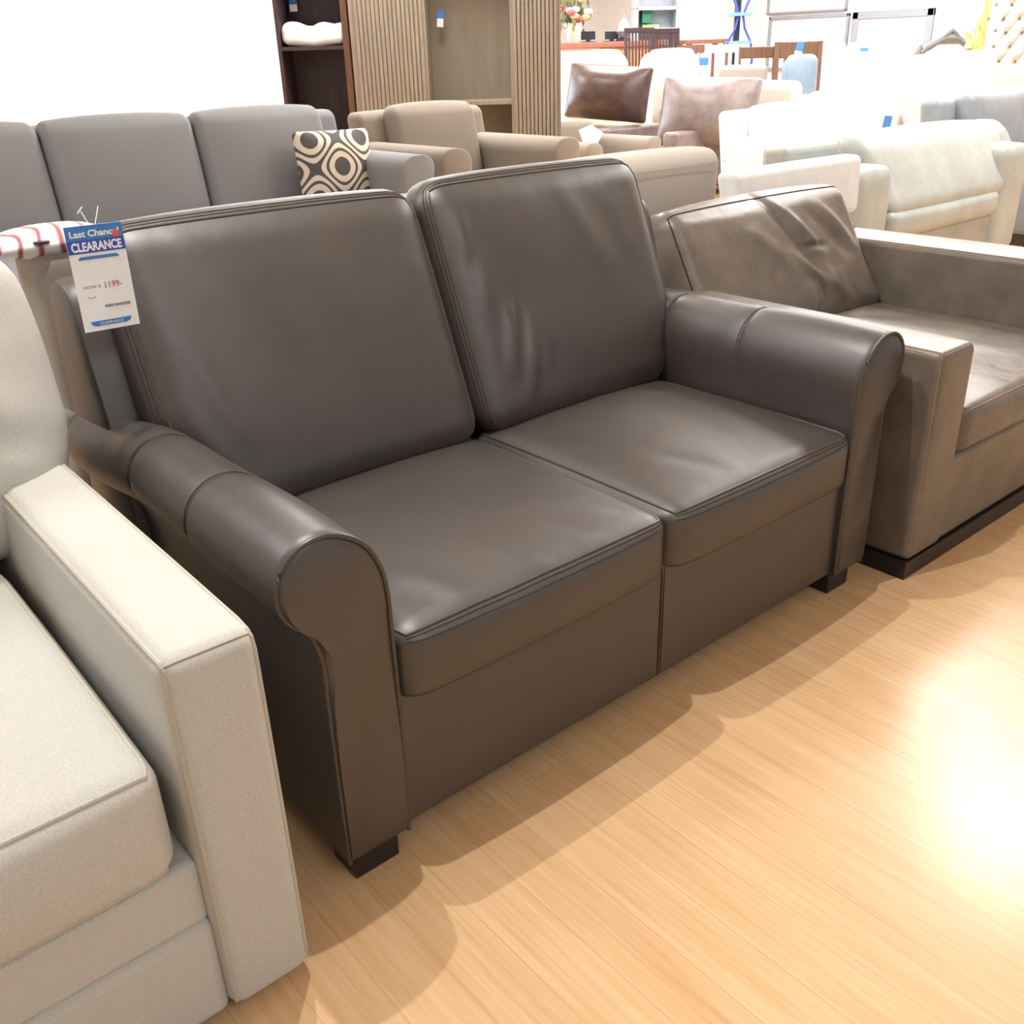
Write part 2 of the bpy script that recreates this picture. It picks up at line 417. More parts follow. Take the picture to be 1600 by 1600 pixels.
# seat cushions
def seat_cush(parent, mat, x0, x1, y0, y1, z0, z1, crown, rad=(.055, .045, .026), rg=None, welt=None, wr=.0028, stitch=None, dip=0):
    h = ((x1-x0)/2, (y1-y0)/2, (z1-z0)/2); c = ((x0+x1)/2, (y0+y1)/2, (z0+z1)/2)
    def post(x, y, z, a, b, cc):
        zz = z
        if rg is not None and cc > .3: zz += rg(a, b)*min(1, (cc-.3)/.5)
        return (x+c[0], y+c[1], zz+c[2])
    o, f = cushion('seat_cushion', h, rad, mat, parent, (.004, .018, crown), post, (36, 30, 4))
    if welt:
        mb = MB()
        def rim(e, top=1):
            pts = []
            zt = h[2]*top
            P = [(-h[0], h[1], zt), (-h[0], -h[1], zt), (h[0], -h[1], zt), (h[0], h[1], zt)]
            for i in range(3):
                s_ = [f(tuple(q)) for q in seg(P[i], P[i+1], 40)]
                pts += s_ if i == 0 else s_[1:]
            return pts
        mb.tube(rim(0), wr, False, 7)
        o2 = mb.build('piping', welt, o)
        if stitch:
            mb = MB()
            for k_ in (.86, .72):
                zt = h[2]
                P = [(-h[0], -h[1]+rad[1]*0, zt*k_), (h[0], -h[1], zt*k_)]
                pts = [f((p[0], -h[1], h[2]-rad[2]*(1-k_)*2.6)) for p in seg(P[0], P[1], 40)]
                mb.tube(pts, .0012, False, 5)
            mb.build('stitching', stitch, o)
    return o, f
rgL = ridges([(.35, -.3, .75, -.85, .05, .0035), (.2, -.45, .5, -.9, .05, -.003), (-.7, -.5, -.5, -.95, .07, .003), (-.2, -.6, 0, -.95, .06, .0025), (.6, .1, .9, -.5, .06, .003)])
rgR = ridges([(-.8, .3, -.5, -.4, .06, .003), (-.6, -.2, -.3, -.8, .06, -.003), (.3, .6, .8, .2, .08, .003), (0, .9, .3, .5, .06, .002)])
seat_cush(love, M_BROWN, .198, .8405, -.012, .64, .311, .452, .034, rg=rgL, welt=M_WELT, stitch=M_STITCH)
seat_cush(love, M_BROWN, .8435, W-.198, -.012, .64, .311, .452, .034, rg=rgR, welt=M_WELT, stitch=M_STITCH)
# back cushions
def back_cush(parent, mat, x0, x1, low, high, th, base_y, base_z, tilt, L, puff=(.004, .03, .012), rg=None, rad=(.075, .055, .07), inl=0, inr=0, n=(40, 5, 40), welt=None, skew=0, stitch=None):
    hx = (x1-x0)/2; cx = (x0+x1)/2; h = (hx, th/2, L/2); ct, st = math.cos(tilt), math.sin(tilt)
    def post(x, y, z, a, b, c):
        if b < .2 and rg is not None: y -= rg(a, c)*min(1, (.2-b)/.6)
        t = (c+1)/2
        k = max(0, 1-t/.42); k = k*k*(3-2*k)
        x = x + (inl*k*max(0, -a) if a < 0 else -inr*k*a)
        zz = z+L/2; yy = y+th/2; zz += skew*a*t
        return (cx+x, base_y+yy*ct+zz*st, base_z-yy*st*.6+zz*ct)
    o, f = cushion('back_cushion', h, rad, mat, parent, puff, post, n)
    if welt:
        mb = MB()
        loops = [-1] if stitch is None else [-1]
        P = [(-hx, -h[1], -h[2]), (-hx, -h[1], h[2]), (hx, -h[1], h[2]), (hx, -h[1], -h[2])]
        pts = []
        for i in range(3): pts += [f(tuple(q)) for q in seg(P[i], P[i+1], 40)][(0 if i == 0 else 1):]
        mb.tube(pts, .0028, False, 6); mb.build('piping', welt, o)
        if stitch:
            mb = MB()
            for off in (.010, .018):
                pts = []
                P2 = [(-hx, -h[1]+off*1.3, -h[2]), (-hx, -h[1]+off*1.3, h[2]), (hx, -h[1]+off*1.3, h[2]), (hx, -h[1]+off*1.3, -h[2])]
                for i in range(3): pts += [f(tuple(q)) for q in seg(P2[i], P2[i+1], 40)][(0 if i == 0 else 1):]
                mb.tube(pts, .0012, False, 5)
            mb.build('stitching', stitch, o)
    return o, f
rb1 = ridges([(-.6, .8, -.3, .3, .08, .004), (-.75, .2, -.6, -.5, .06, .004), (.1, .6, .4, 0, .12, .004), (-.2, .5, 0, -.3, .1, -.003), (.8, -.2, .9, -.8, .05, .004)])
rb2 = ridges([(-.72, .40, -.78, -.05, .035, .009), (-.62, -.05, -.72, -.55, .035, .013), (-.52, .15, -.60, -.40, .03, -.007), (-.46, -.15, -.62, -.75, .035, .011), (-.8, .75, -.82, .4, .04, .007), (-.3, 0, -.45, -.6, .05, .006), (.1, .8, .3, .1, .1, .004), (.4, .6, .55, 0, .08, -.003)])
back_cush(love, M_BROWN, .108, .838, 0, 0, .15, .548, .452, R(22.5), .605, rg=rb1, inl=.085, inr=0, welt=M_WELT, stitch=M_STITCH)
back_cush(love, M_BROWN, .846, 1.570, 0, 0, .15, .548, .452, R(22.5), .615, rg=rb2, inl=0, inr=.085, welt=M_WELT, stitch=M_STITCH)
for x, y in ((.085, .015), (W-.19, .015), (.085, .85), (W-.19, .85)):
    MB().box(x, x+.09, y, y+.075, 0, .058).build('leg', M_BLACKW, love, bev=.004)

# ================================================================== price card on the loveseat
TY = .665
tl = aty(105, 358, TY); tr = aty(190, 343, TY); br = aty(217, 508, TY); bl = aty(127, 519, TY)
cen = (tl+tr+br+bl)/4; ux = ((tr-tl)+(br-bl)).normalized(); uz = Vector((ux.z*-1, 0, ux.x)).normalized()
cw = ((tr-tl).length+(br-bl).length)/2; ch = ((tl-bl).length+(tr-br).length)/2
uy = uz.cross(ux)
TM = Matrix(((ux.x, uy.x, uz.x, cen.x), (ux.y, uy.y, uz.y, cen.y), (ux.z, uy.z, uz.z, cen.z), (0, 0, 0, 1)))
ptag = thing('price_tag', 'white clearance price card with blue header hanging on the brown loveseat back', 'price tag')
ptag.matrix_world = TM
fy = 1 if uy.y > 0 else -1              # sign of the side turned away from the viewer
def slab(x0, x1, z0, z1, lift, mat, name, parent=ptag, poly=None):
    y = -fy*lift
    if poly is None: poly = [(x0, z0), (x1, z0), (x1, z1), (x0, z1)]
    return MB().prism(poly, y, y+fy*.0004).build(name, mat, parent, smooth=False)
card = MB().box(-cw/2, cw/2, -.0005, .0005, -ch/2, ch/2).build('card', M_CARD, ptag, smooth=False)
slab(-cw/2, cw/2, ch*.365, ch/2, .0010, M_BLUE, 'header_band', card)
slab(-cw/2, cw/2, ch*.245, ch*.365, .0010, M_BLUED, 'header_band', card)
def pill(x0, x1, z0, z1, up): 
    r = (z1-z0); s = 1 if up else -1
    a = [(x0, z0 if up else z1), (x1, z0 if up else z1)]
    return [a[0], a[1], (x1-r*.3, (z0 if up else z1)+s*r*.7), (x1-r, z1 if up else z0), (x0+r, z1 if up else z0), (x0+r*.3, (z0 if up else z1)+s*r*.7)]
slab(0, 0, 0, 0, .0010, M_BLUE, 'blue_bar', card, pill(-cw*.36, cw*.36, ch*.185, ch*.215, True))
slab(0, 0, 0, 0, .0010, M_BLUE, 'blue_bar', card, pill(-cw*.37, cw*.37, -ch*.455, -ch*.405, False))
pts = [(cw*.37+cw*.065*math.cos(t*math.pi/8), ch*.40+cw*.065*math.sin(t*math.pi/8)) for t in range(16)]
slab(0, 0, 0, 0, .0022, M_RED, 'red_dot', card, pts)
def text(s, x, z, w, hgt, mat, parent, lift=.0016, name='lettering', flip=fy, weight=0):
    cu = bpy.data.curves.new('t', 'FONT'); cu.body = s; cu.size = 1; cu.align_x = 'CENTER'; cu.align_y = 'CENTER'; cu.offset = weight; cu.extrude = 0
    ob = bpy.data.objects.new('t', cu); COL.objects.link(ob)
    dg = bpy.context.evaluated_depsgraph_get(); me = bpy.data.meshes.new_from_object(ob.evaluated_get(dg))
    bpy.data.objects.remove(ob); xs = [v.co.x for v in me.vertices]; zs = [v.co.y for v in me.vertices]
    sx = w/(max(xs)-min(xs)); sz = hgt/(max(zs)-min(zs)); mx, mz = (max(xs)+min(xs))/2, (max(zs)+min(zs))/2
    for v in me.vertices: v.co = Vector((x+(v.co.x-mx)*sx, -flip*lift, z+(v.co.y-mz)*sz))
    me.materials.clear(); me.materials.append(mat); me.name = name
    o = bpy.data.objects.new(name, me); COL.objects.link(o); o.parent = parent
    return o
text('Last Chance!', -cw*.0, ch*.425, cw*.86, ch*.062, M_CARD, card, weight=.03)
text('CLEARANCE', 0, ch*.305, cw*.88, ch*.088, M_CARD, card, weight=.04)
text('CLEARANCE', 0, -ch*.43, cw*.42, ch*.026, M_CARD, card)
text('NOW $', -cw*.22, -ch*.075, cw*.3, ch*.03, M_INK, card)
text('1199-', cw*.16, -ch*.07, cw*.3, ch*.06, M_INKR, card)
text('Reg $', -cw*.26, -ch*.175, cw*.14, ch*.022, M_INK, card)
mb = MB(); x = -cw*.06
while x < cw*.38:
    w_ = random.choice((.0008, .0012, .002)); mb.prism([(x, -ch*.285), (x+w_, -ch*.285), (x+w_, -ch*.26), (x, -ch*.26)], -fy*.0012, -fy*.0008); x += w_+random.choice((.0008, .0014))
mb.build('barcode', M_INK, card, smooth=False)
hole = TM @ Vector((0, 0, ch*.43))
mb = MB(); inv = TM.inverted()
pin = aty(126, 330, .70); top = aty(153, 322, .73)
mb.tube([inv @ hole, inv @ hole.lerp(pin, .5), inv @ pin], .0007, False, 5)
mb.tube([inv @ (pin+Vector((-.006, 0, -.003))), inv @ (pin+Vector((.004, 0, .007)))], .0016, False, 5)
mb.tube([inv @ hole, inv @ top], .0006, False, 5)
mb.build('plastic_fastener', M_NYL, ptag)

# ================================================================== CREAM SOFA (left front)
cream = thing('cream_sofa', 'cream woven fabric sofa with square piped arms, cut off at the left edge', 'sofa', (0, 0, 0))
def box_arm(parent, mat, x0, x1, y0, y1, z0, z1, r, welt=None, puff=(.004, .004, .004), bow=0, slope=0, pin=None):
    h = ((x1-x0)/2, (y1-y0)/2, (z1-z0)/2); c = ((x0+x1)/2, (y0+y1)/2, (z0+z1)/2)
    def post(x, y, z, a, b, cc):
        return (x+c[0]+bow*math.sin(3*(y+c[1]))*.5*(1 if cc > 0 else 0), y+c[1], z+c[2]+slope*(y-h[1]*-1))
    o, f = cushion('arm', h, r, mat, parent, puff, post, (4, 16, 8))
    if welt:
        mb = MB()
        for s_ in (-1, 1):
            p = [f(tuple(q)) for q in seg((s_*h[0], -h[1], -h[2]*.97), (s_*h[0], -h[1], h[2]-r[2]*.4), 24)]
            p += [f(tuple(q)) for q in seg((s_*h[0], -h[1]+r[1]*.4, h[2]), (s_*h[0], h[1], h[2]), 30)]
            mb.tube(p, .0036, False, 7)
        mb.build('piping', welt, o)
    if pin:
        mb = MB(); mb.tube([f(tuple(q)) for q in seg((-h[0], -h[1], h[2]-.002), (h[0], -h[1], h[2]-.002), 12)], .0012, False, 5); mb.build('seam', pin, o)
    return o, f
box_arm(cream, M_CREAM, -.190, -.060, -.10, 1.0, .02, .628, (.024, .026, .024), M_CREAMW, (.005, .006, .006), pin=M_PIN)
box_arm(cream, M_CREAM, -2.35, -2.22, -.10, .92, .02, .628, (.016, .02, .02), M_CREAMW, (.005, .006, .006), pin=M_PIN)
mb = MB(); mb.box(-2.23, -.188, -.088, .90, .02, .20); cb = mb.build('front_rail', M_CREAM, cream, bev=.015)
mb = MB(); mb.box(-2.23, -.188, -.080, .60, .195, .305); mb.build('seat_deck', M_CREAM, cream, bev=.012)
for (x0, x1) in ((-.875, -.212), (-1.54, -.879), (-2.205, -1.544)):
    h = ((x1-x0)/2, .36, .088)
    o, f = seat_cush(cream, M_CREAM, x0, x1, -.098, .62, .312, .488, .018, (.04, .035, .03), None, M_CREAMW, .0036)
    mb = MB(); mb.tube([f(tuple(q)) for q in seg((-h[0], -.359, -.088), (h[0], -.359, -.088), 30)], .0034, False, 7); mb.build('piping', M_CREAMW, o)
mb = MB(); mb.box(-2.23, -.10, .90, 1.02, .03, .80); mb.build('backrest', M_CREAM, cream, bev=.03)
crg = ridges([(.5, .2, .9, -.2, .12, .012), (.55, -.3, .95, -.5, .1, .01), (.3, .5, .8, .5, .12, -.01)])
for (x0, x1, ir) in ((-.80, -.055, .09), (-1.52, -.80, 0), (-2.25, -1.52, 0)):
    back_cush(cream, M_CREAM, x0, x1, 0, 0, .24, .58, .50, R(13), .54, puff=(.03, .05, .02), rg=crg, rad=(.10, .10, .09), inr=ir*.4, n=(20, 5, 20), skew=0)
for x in (-.16, -2.30):
    for y in (-.05, .84): MB().box(x, x+.06, y, y+.06, 0, .022).build('leg', M_BLACKW, cream)

# ================================================================== TAUPE LEATHER CHAIR (right)
tp = thing('distressed_leather_chair', 'wide distressed taupe leather chair with square arms and crumpled back cushion, right of brown loveseat', 'armchair')
def taupe_arm(x0, x1, z1):
    o, f = box_arm(tp, M_TAUPE, x0, x1, -.08, 1.0, .05, z1, (.018, .02, .022), None, (.006, .004, .006))
    h = ((x1-x0)/2, .54, (z1-.05)/2)
    mb = MB()
    for s_ in (-1, 1):
        mb.tube([f(tuple(q)) for q in seg((s_*h[0], -h[1], -h[2]), (s_*h[0], -h[1], h[2]), 20)], .0014, False, 5)
        mb.tube([f(tuple(q)) for q in seg((s_*h[0], -h[1], h[2]), (s_*h[0], h[1], h[2]), 20)], .0014, False, 5)
    mb.tube([f(tuple(q)) for q in seg((-h[0], -h[1], h[2]), (h[0], -h[1], h[2]), 6)], .0014, False, 5)
    mb.build('seam', M_TAUPEW, o)
taupe_arm(1.705, 1.872, .606)
taupe_arm(2.765, 2.99, .635)
MB().box(1.86, 2.78, -.072, .98, .05, .30).build('front_rail', M_TAUPE, tp, bev=.015)
MB().box(1.70, 2.995, -.078, 1.0, 0, .05).build('plinth', M_BLACKW, tp, smooth=False)
MB().box(1.72, 2.98, .93, 1.10, .05, .66).build('backrest', M_TAUPE, tp, bev=.03)
trg = ridges([(-.9, .1, -.3, -.6, .08, .006), (-.6, .5, -.2, 0, .07, -.006), (-.2, -.2, .3, -.7, .08, .006), (.2, .5, .7, 0, .08, -.006), (-.7, -.4, -.4, -.9, .05, .006), (0, .8, .3, .3, .07, .005)])
seat_cush(tp, M_TAUPE, 1.878, 2.76, -.085, .90, .30, .428, .022, (.03, .03, .028), trg, M_TAUPEW, .0018)
prg = ridges([(-.05, 1, .12, .3, .06, -.022), (.12, .3, .3, -.3, .06, -.02), (.02, .9, .35, .0, .06, .018), (.0, .1, .35, -.5, .05, .014), (.3, -.1, .45, -.7, .05, .016), (.25, -.3, .3, -.95, .04, -.012),
              (.1, -.4, .12, -.95, .04, .012), (.5, -.3, .55, -.95, .05, .012), (-.3, .5, .0, -.2, .08, .010), (.4, .6, .7, -.1, .06, -.012), (.55, .7, .8, 0, .06, .014), (-.85, -.2, -.5, -.6, .05, .008), (.2, .15, .45, .1, .05, -.014)])
back_cush(tp, M_TAUPE, 1.80, 2.735, 0, 0, .20, .645, .425, R(29), .47, puff=(.01, .035, .02), rg=prg, rad=(.05, .07, .06), n=(64, 5, 44), welt=M_STITCH, inr=-.03, inl=.03)

# ================================================================== generic background sofa / chair
def sofa(name, label, category, loc, rz, W, D, ah, aw, sh, bh, n, mat, group=None, legm=None, recl=R(10), cushions=True, roll=False, puffy=.03, legs=True, sidemat=None, arms=True, rounded=.04, lh=.1):
    t = thing(name, label, category, loc, rz, group); legm = legm or M_BLACKW
    hw = W/2
    MB().box(-hw+.02, hw-.02, .03, D-.05, lh, sh-.13).build('base', mat, t, bev=.02)
    bt = .18
    def post(x, y, z, a, b, c): return (x, y+D-bt/2+math.tan(recl)*(z+(bh-lh)/2), z+lh+(bh-lh)/2)
    cushion('backrest', (hw-.01, bt/2, (bh-lh)/2), (rounded, min(.08, rounded*1.4), rounded*1.3), mat, t, (.0, .01, .01), post, (10, 3, 6), 3)
    if arms:
        for s_ in (-1, 1):
            x0, x1 = (-hw, -hw+aw) if s_ < 0 else (hw-aw, hw)
            h = ((x1-x0)/2, (D-.02)/2, (ah-lh)/2)
            if roll:
                def pp(x, y, z, a, b, c, x0=x0, x1=x1, h=h, s_=s_): 
                    k = max(0, c)**3; return ((x0+x1)/2+x*(1+.5*k)+s_*.02*k, y+D/2, z+lh+h[2])
                cushion('arm', h, (h[0]*.9, .02, h[0]*1.2), mat, t, (0, .004, 0), pp, (4, 6, 6), 6)
            else:
                cushion('arm', h, (.03, .03, .03), mat, t, (.006, .006, .006), lambda x, y, z, a, b, c, x0=x0, x1=x1, h=h: ((x0+x1)/2+x, y+D/2, z+lh+h[2]), (3, 6, 5), 3)
    iw = W-2*(aw if arms else .01); cw_ = iw/n
    for i in range(n):
        xc = -iw/2+cw_*(i+.5)
        cushion('seat_cushion', (cw_/2-.003, (D-bt-.02)/2, .075), (.03, .03, .03), mat, t, (.005, .01, .02), lambda x, y, z, a, b, c, xc=xc: (xc+x, y+(D-bt)/2-.01, z+sh-.075), (6, 6, 2), 3)
        if cushions:
            L = bh+.04-sh
            def pb(x, y, z, a, b, c, xc=xc, L=L):
                return (xc+x, y+D-bt-.06+math.tan(recl)*(z+L/2+(sh-lh)), z+sh+L/2-.01)
            cushion('back_cushion', (cw_/2-.004, .08, L/2), (.05, .07, .06), mat, t, (.005, puffy, .02), pb, (8, 3, 8), 3)
    if legs:
        for x in (-hw+.05, hw-.1):
            for y in (.06, D-.14): MB().box(x, x+.05, y, y+.05, 0, lh+.02).build('leg', legm, t)
    return t
def pillow(name, label, cat_, p, w, h, th, mat, rz=VIEW, tilt=0, roll=0, group=None, puff=.6):
    o, f = cushion(name, (w/2, th/2, h/2), (w*.06, th*.42, h*.06), mat, None, (.0, th*puff, .0),
                   lambda x, y, z, a, b, c: (x*(1-.02*(1-c*c)), y*(.45+.55*(1-abs(a)**4)*(1-abs(c)**4)), z*(1-.02*(1-a*a))), (12, 3, 12), 3)
    o.location = p; o.rotation_euler = (tilt, roll, rz); tag(o, label, cat_, group); return o
def small_tag(name_label, p, w, h, rz=VIEW, tilt=0, top=.5):
    t = thing('price_tag', name_label, 'price tag', p, rz, 'blue and white price tags around the showroom'); t.rotation_euler = (0, tilt, rz)
    MB().box(-w/2, w/2, -.001, .001, -h/2, h/2-h*top).build('card', M_CARD, t, smooth=False)
    MB().box(-w/2, w/2, -.001, .001, h/2-h*top, h/2).build('header_band', M_BLUE, t, smooth=False)
    return t
def pxw(px0, px1, py, D): return (at(px1, py, D)-at(px0, py, D)).length

# --- greige chair back right behind the loveseat, with a striped cushion on its top
gb = sofa('greige_armchair', 'greige fabric sofa turned away, its back close behind the brown loveseat', 'sofa', (.66, 1.95, 0), math.pi, 1.22, .92, .60, .16, .44, .93, 2, M_GREIGE, recl=R(-1), rounded=.03, cushions=False)
pc = pillow('striped_cushion', 'red and white striped cushion lying on top of the greige sofa back at left', 'cushion', (.125, 1.12, .942), .26, .16, .030, stripe_mat(), 0, R(90), 0)
MB().lathe([(.001, 0), (.016, .001), (.016, .005), (.001, .006)], (.085, 1.045, .948)).build('dark_button', M_BLACK).parent = None
ob = bpy.data.objects['dark_button']; tag(ob, 'small dark oval button fob lying on the striped cushion corner', 'button')

# --- slate grey sofa with patterned pillow behind, rolled arms
a1 = atz(655, 243, .79)
gy = a1.y
xr = a1.x+.09
gs = sofa('grey_sofa', 'long slate grey fabric sofa behind the loveseat, its back cushions filling the upper left', 'sofa', ((xr-2.75+xr)/2, gy, 0), 0, 2.75, .95, .79, .18, .45, 1.0, 3, M_GREYF, roll=True, recl=R(12), puffy=.06)
pp_ = aty(508, 232, gy+.62)
pillow('patterned_cushion', 'square cushion with black and cream ogee pattern in the corner of the grey sofa', 'cushion', (pp_.x, gy+.52, .70), .44, .44, .13, ogee_mat(), R(-14), R(-14), 0)
a2 = atz(720, 232, .79)
tn = sofa('taupe_armchair', 'taupe fabric chair with round rolled arms next to the grey sofa', 'armchair', (a2.x-.09+.52, a2.y, 0), 0, 1.04, .95, .79, .18, .45, .96, 1, M_TANF, roll=True, recl=R(12))

# --- beige back, white chair, off-white leather sofa behind the taupe chair
jb = sofa('beige_armchair', 'beige linen chair turned away, its plain back between loveseat and white chair', 'armchair', (2.02, 2.03, 0), math.pi, .80, .85, .58, .14, .42, .955, 1, M_BEIGE, recl=R(2), cushions=False, rounded=.04)
MB().tube([(-.395+.79*k/20, .853+.036, .912) for k in range(21)], .0013, False, 5).build('seam', M_CREAMW, jb)
wh = thing('white_lounge_chair', 'white lounge chair with flat slab back on wooden legs, behind the crumpled cushion', 'chair', (3.325, 1.45, 0), 0)
def slabp(x, y, z, a, b, c): return (x*(1+.04*c), y+.12*(z+.18), z+.685+.03*a*0-.03*(1-c)*(-a)*0)
cushion('backrest', (.455, .055, .125), (.03, .03, .03), M_WHITE, wh, (.0, .004, .004), slabp, (6, 2, 4), 3)
cushion('seat', (.45, .38, .07), (.03, .03, .03), M_WHITE, wh, (.0, .004, .01), lambda x, y, z, a, b, c: (x, y+.44, z+.44), (6, 6, 2), 3)
for sx in (-.42, .42):
    mb = MB(); mb.bar((sx, .02, 0), (sx, .08, .60), .045); mb.build('leg', M_WALNUT, wh)
    mb = MB(); mb.bar((sx, .84, 0), (sx, .80, .38), .045); mb.build('leg', M_WALNUT, wh)
MB().box(-.44, .44, .05, .80, .33, .375).build('seat_frame', M_WALNUT, wh)

oy = 1.6
c0 = aty(1345, 268, oy); c1 = aty(1400, 262, oy)
off = thing('off_white_leather_sofa', 'off-white leather sofa with plump back cushion at the right edge behind the taupe chair', 'sofa', (c0.x, oy, 0))
sW = 1.9
aw_ = c1.x-c0.x; az = c0.z
cushion('arm', (aw_/2, .13, (az-.06)/2), (.05, .05, .07), M_OFFL, off, (.01, .01, .01), lambda x, y, z, a, b, c: (x+aw_/2, y+.13, z+.06+(az-.06)/2), (4, 6, 6), 4)
cushion('arm', (aw_/2, .40, (az-.06)/2), (.05, .05, .07), M_OFFL, off, (.01, .01, .01), lambda x, y, z, a, b, c: (x+sW-aw_/2, y+.40, z+.06+(az-.06)/2), (4, 6, 6), 4)
MB().box(.05, sW-.05, .03, .8, .06, .32).build('base', M_OFFL, off, bev=.02)
MB().box(.32, sW-.05, .66, .84, .06, .76).build('backrest', M_OFFL, off, bev=.04)
q0 = aty(1395, 215, oy+.05).x-c0.x; q1 = aty(1592, 225, oy+.05).x-c0.x; qz = aty(1500, 203, oy+.05).z
seat_cush(off, M_OFFL, aw_+.01, sW-aw_-.01, -.02, .6, .32, .46, .02, (.04, .04, .04))
def offp(xa, xb):
    hh = (qz-.44)/2
    cushion('back_cushion', ((xb-xa)/2, .11, hh), (.07, .07, .08), M_OFFL, off, (.01, .03, .02), lambda x, y, z, a, b, c: ((xa+xb)/2+x, y+.20+.12*(z/hh), z+.44+hh), (14, 4, 14), 5)
offp(q0, q1); offp(q1+.01, min(sW-aw_, q1+.01+(q1-q0)))
for x in (.05, sW-.1):
    for y in (.06, .7): MB().box(x, x+.05, y, y+.05, 0, .07).build('leg', M_BLACKW, off)

# --- bright sofas towards the back right
def place(px, D): p = at(px, 100, D); return (p.x, p.y, 0)
def zt(px, py, D): return at(px, py, D).z
def fsofa(name, label, cat_, x0, x1, y0, y1, ah, bh, n, mat, face=0, **k):
    return sofa(name, label, cat_, ((x0+x1)/2, y0 if face == 0 else y1, 0), face, x1-x0, y1-y0, ah, .17, .42, bh, n, mat, **k)
fsofa('tan_sofa', 'pale tan leather sofa turned away, its rounded back just above the off-white sofa', 'sofa', 5.8, 7.4, 2.58, 3.15, .58, .70, 2, M_TANL, math.pi, roll=True, recl=R(2), cushions=False, rounded=.07)
fsofa('grey_leather_sofa', 'pale grey leather sofa at the right edge above the off-white sofa', 'sofa', 6.3, 8.3, 1.58, 2.45, .52, .92, 2, M_GREYL, recl=R(8), puffy=.06)
fsofa('white_sofa', 'long bright white sofa behind the white lounge chair, a blue tag near its end', 'sofa', 6.35, 8.95, 3.45, 4.25, .60, .80, 3, M_IVORY, recl=R(8), puffy=.05)
p = aty(1440, 172, 3.84)
pillow('blush_cushion', 'pale blush pink cushion beside the blue and white tag on the white sofa', 'cushion', (p.x, 3.80, .66), .62, .48, .14, M_PINK, 0, R(-12), 0)
small_tag('blue and white tag hanging on the white sofa beside the blush cushion', at(1384, 201, 8.2), pxw(0, 13, 200, 8.2), pxw(0, 38, 200, 8.2), tilt=R(6))
fsofa('ivory_sofa', 'ivory sofa behind the long white sofa, in front of the blue-grey chair', 'sofa', 8.75, 10.4, 4.55, 5.3, .60, .80, 2, M_IVORY, recl=R(6), rounded=.08)
sofa('white_armchair', 'big round-topped white armchair right of the blue-grey leather chair', 'armchair', place(1372, 12.1), VIEW, pxw(1300, 1440, 100, 12.9), .9, .62, .16, .44, zt(1372, 87, 12.9), 1, M_WHITE, recl=R(5), rounded=.14)
sofa('white_loveseat', 'small white sofa standing in front of the ornate carved settee', 'sofa', place(1486, 12.3), VIEW, pxw(1446, 1530, 100, 13), .9, .62, .12, .44, zt(1486, 90, 13.1), 1, M_WHITE, recl=R(5), rounded=.08)
sofa('blue_leather_armchair', 'small blue-grey leather chair in front of the brown wooden chairs', 'armchair', place(1278, 11.4), VIEW, pxw(1252, 1303, 100, 12), .75, .62, .1, .44, zt(1278, 91, 12.1), 1, M_BLUEL, recl=R(6), arms=False, rounded=.08)
# leather chairs facing left
def side_chair(name, label, p0, mat, bh, W_=1.08, D_=1.05):
    # p0: top front corner of the near arm; the chair looks towards -x
    return sofa(name, label, 'armchair', (p0.x, p0.y+W_/2, 0), R(-90), W_, D_, .60, .17, .40, bh, 1, mat, recl=R(6), cushions=False, legs=True)
pb_ = atz(1056, 208, .60); pa_ = atz(893, 200, .60)
side_chair('mauve_leather_armchair', 'mauve taupe leather chair with thin square arms facing left, behind the beige chair', pb_, M_MAUVE, .76)
pillow('mauve_leather_cushion', 'shiny mauve taupe leather back cushion between the arms of the mauve chair', 'cushion', atx(1106, 176, pb_.x+.50), .92, .62, .2, M_MAUVE, R(-68), R(-14), R(2))
side_chair('tan_leather_armchair', 'tan leather chair holding the dark reddish brown cushion', pa_, M_TANL, .72)
pillow('dark_leather_cushion', 'dark reddish brown leather cushion with shiny folds, left of the mauve leather cushion', 'cushion', atx(950, 145, pa_.x+.42), .86, .52, .2, M_DBROWN, R(-64), R(-14), R(4))
# tan chair with papers, behind the loveseat corner
kt = atz(930, 218, .62)
ktc = sofa('tan_armchair', 'tan round armed chair just above the corner of the brown loveseat back', 'armchair', (kt.x+.12, kt.y-.25, 0), 0, .85, .85, .62, .17, .42, .72, 1, M_TANF, roll=True, cushions=False)
for i, (px, py, rr) in enumerate(((948, 234, 30), (962, 229, -20))):
    t_ = MB().box(-.06, .06, -.001, .001, -.06, .06).build('paper_sheet', M_CARD, None, smooth=False)
    pq = ((5.30, 4.72, .672), (5.36, 4.84, .672))[i]; t_.location = pq; t_.rotation_euler = (R(-20), R(rr), VIEW)
    tag(t_, ['white paper sheet lying at left on the tan round armed chair', 'folded white paper sheet standing at right on the tan round armed chair'][i], 'paper', 'paper sheets on the tan chair')

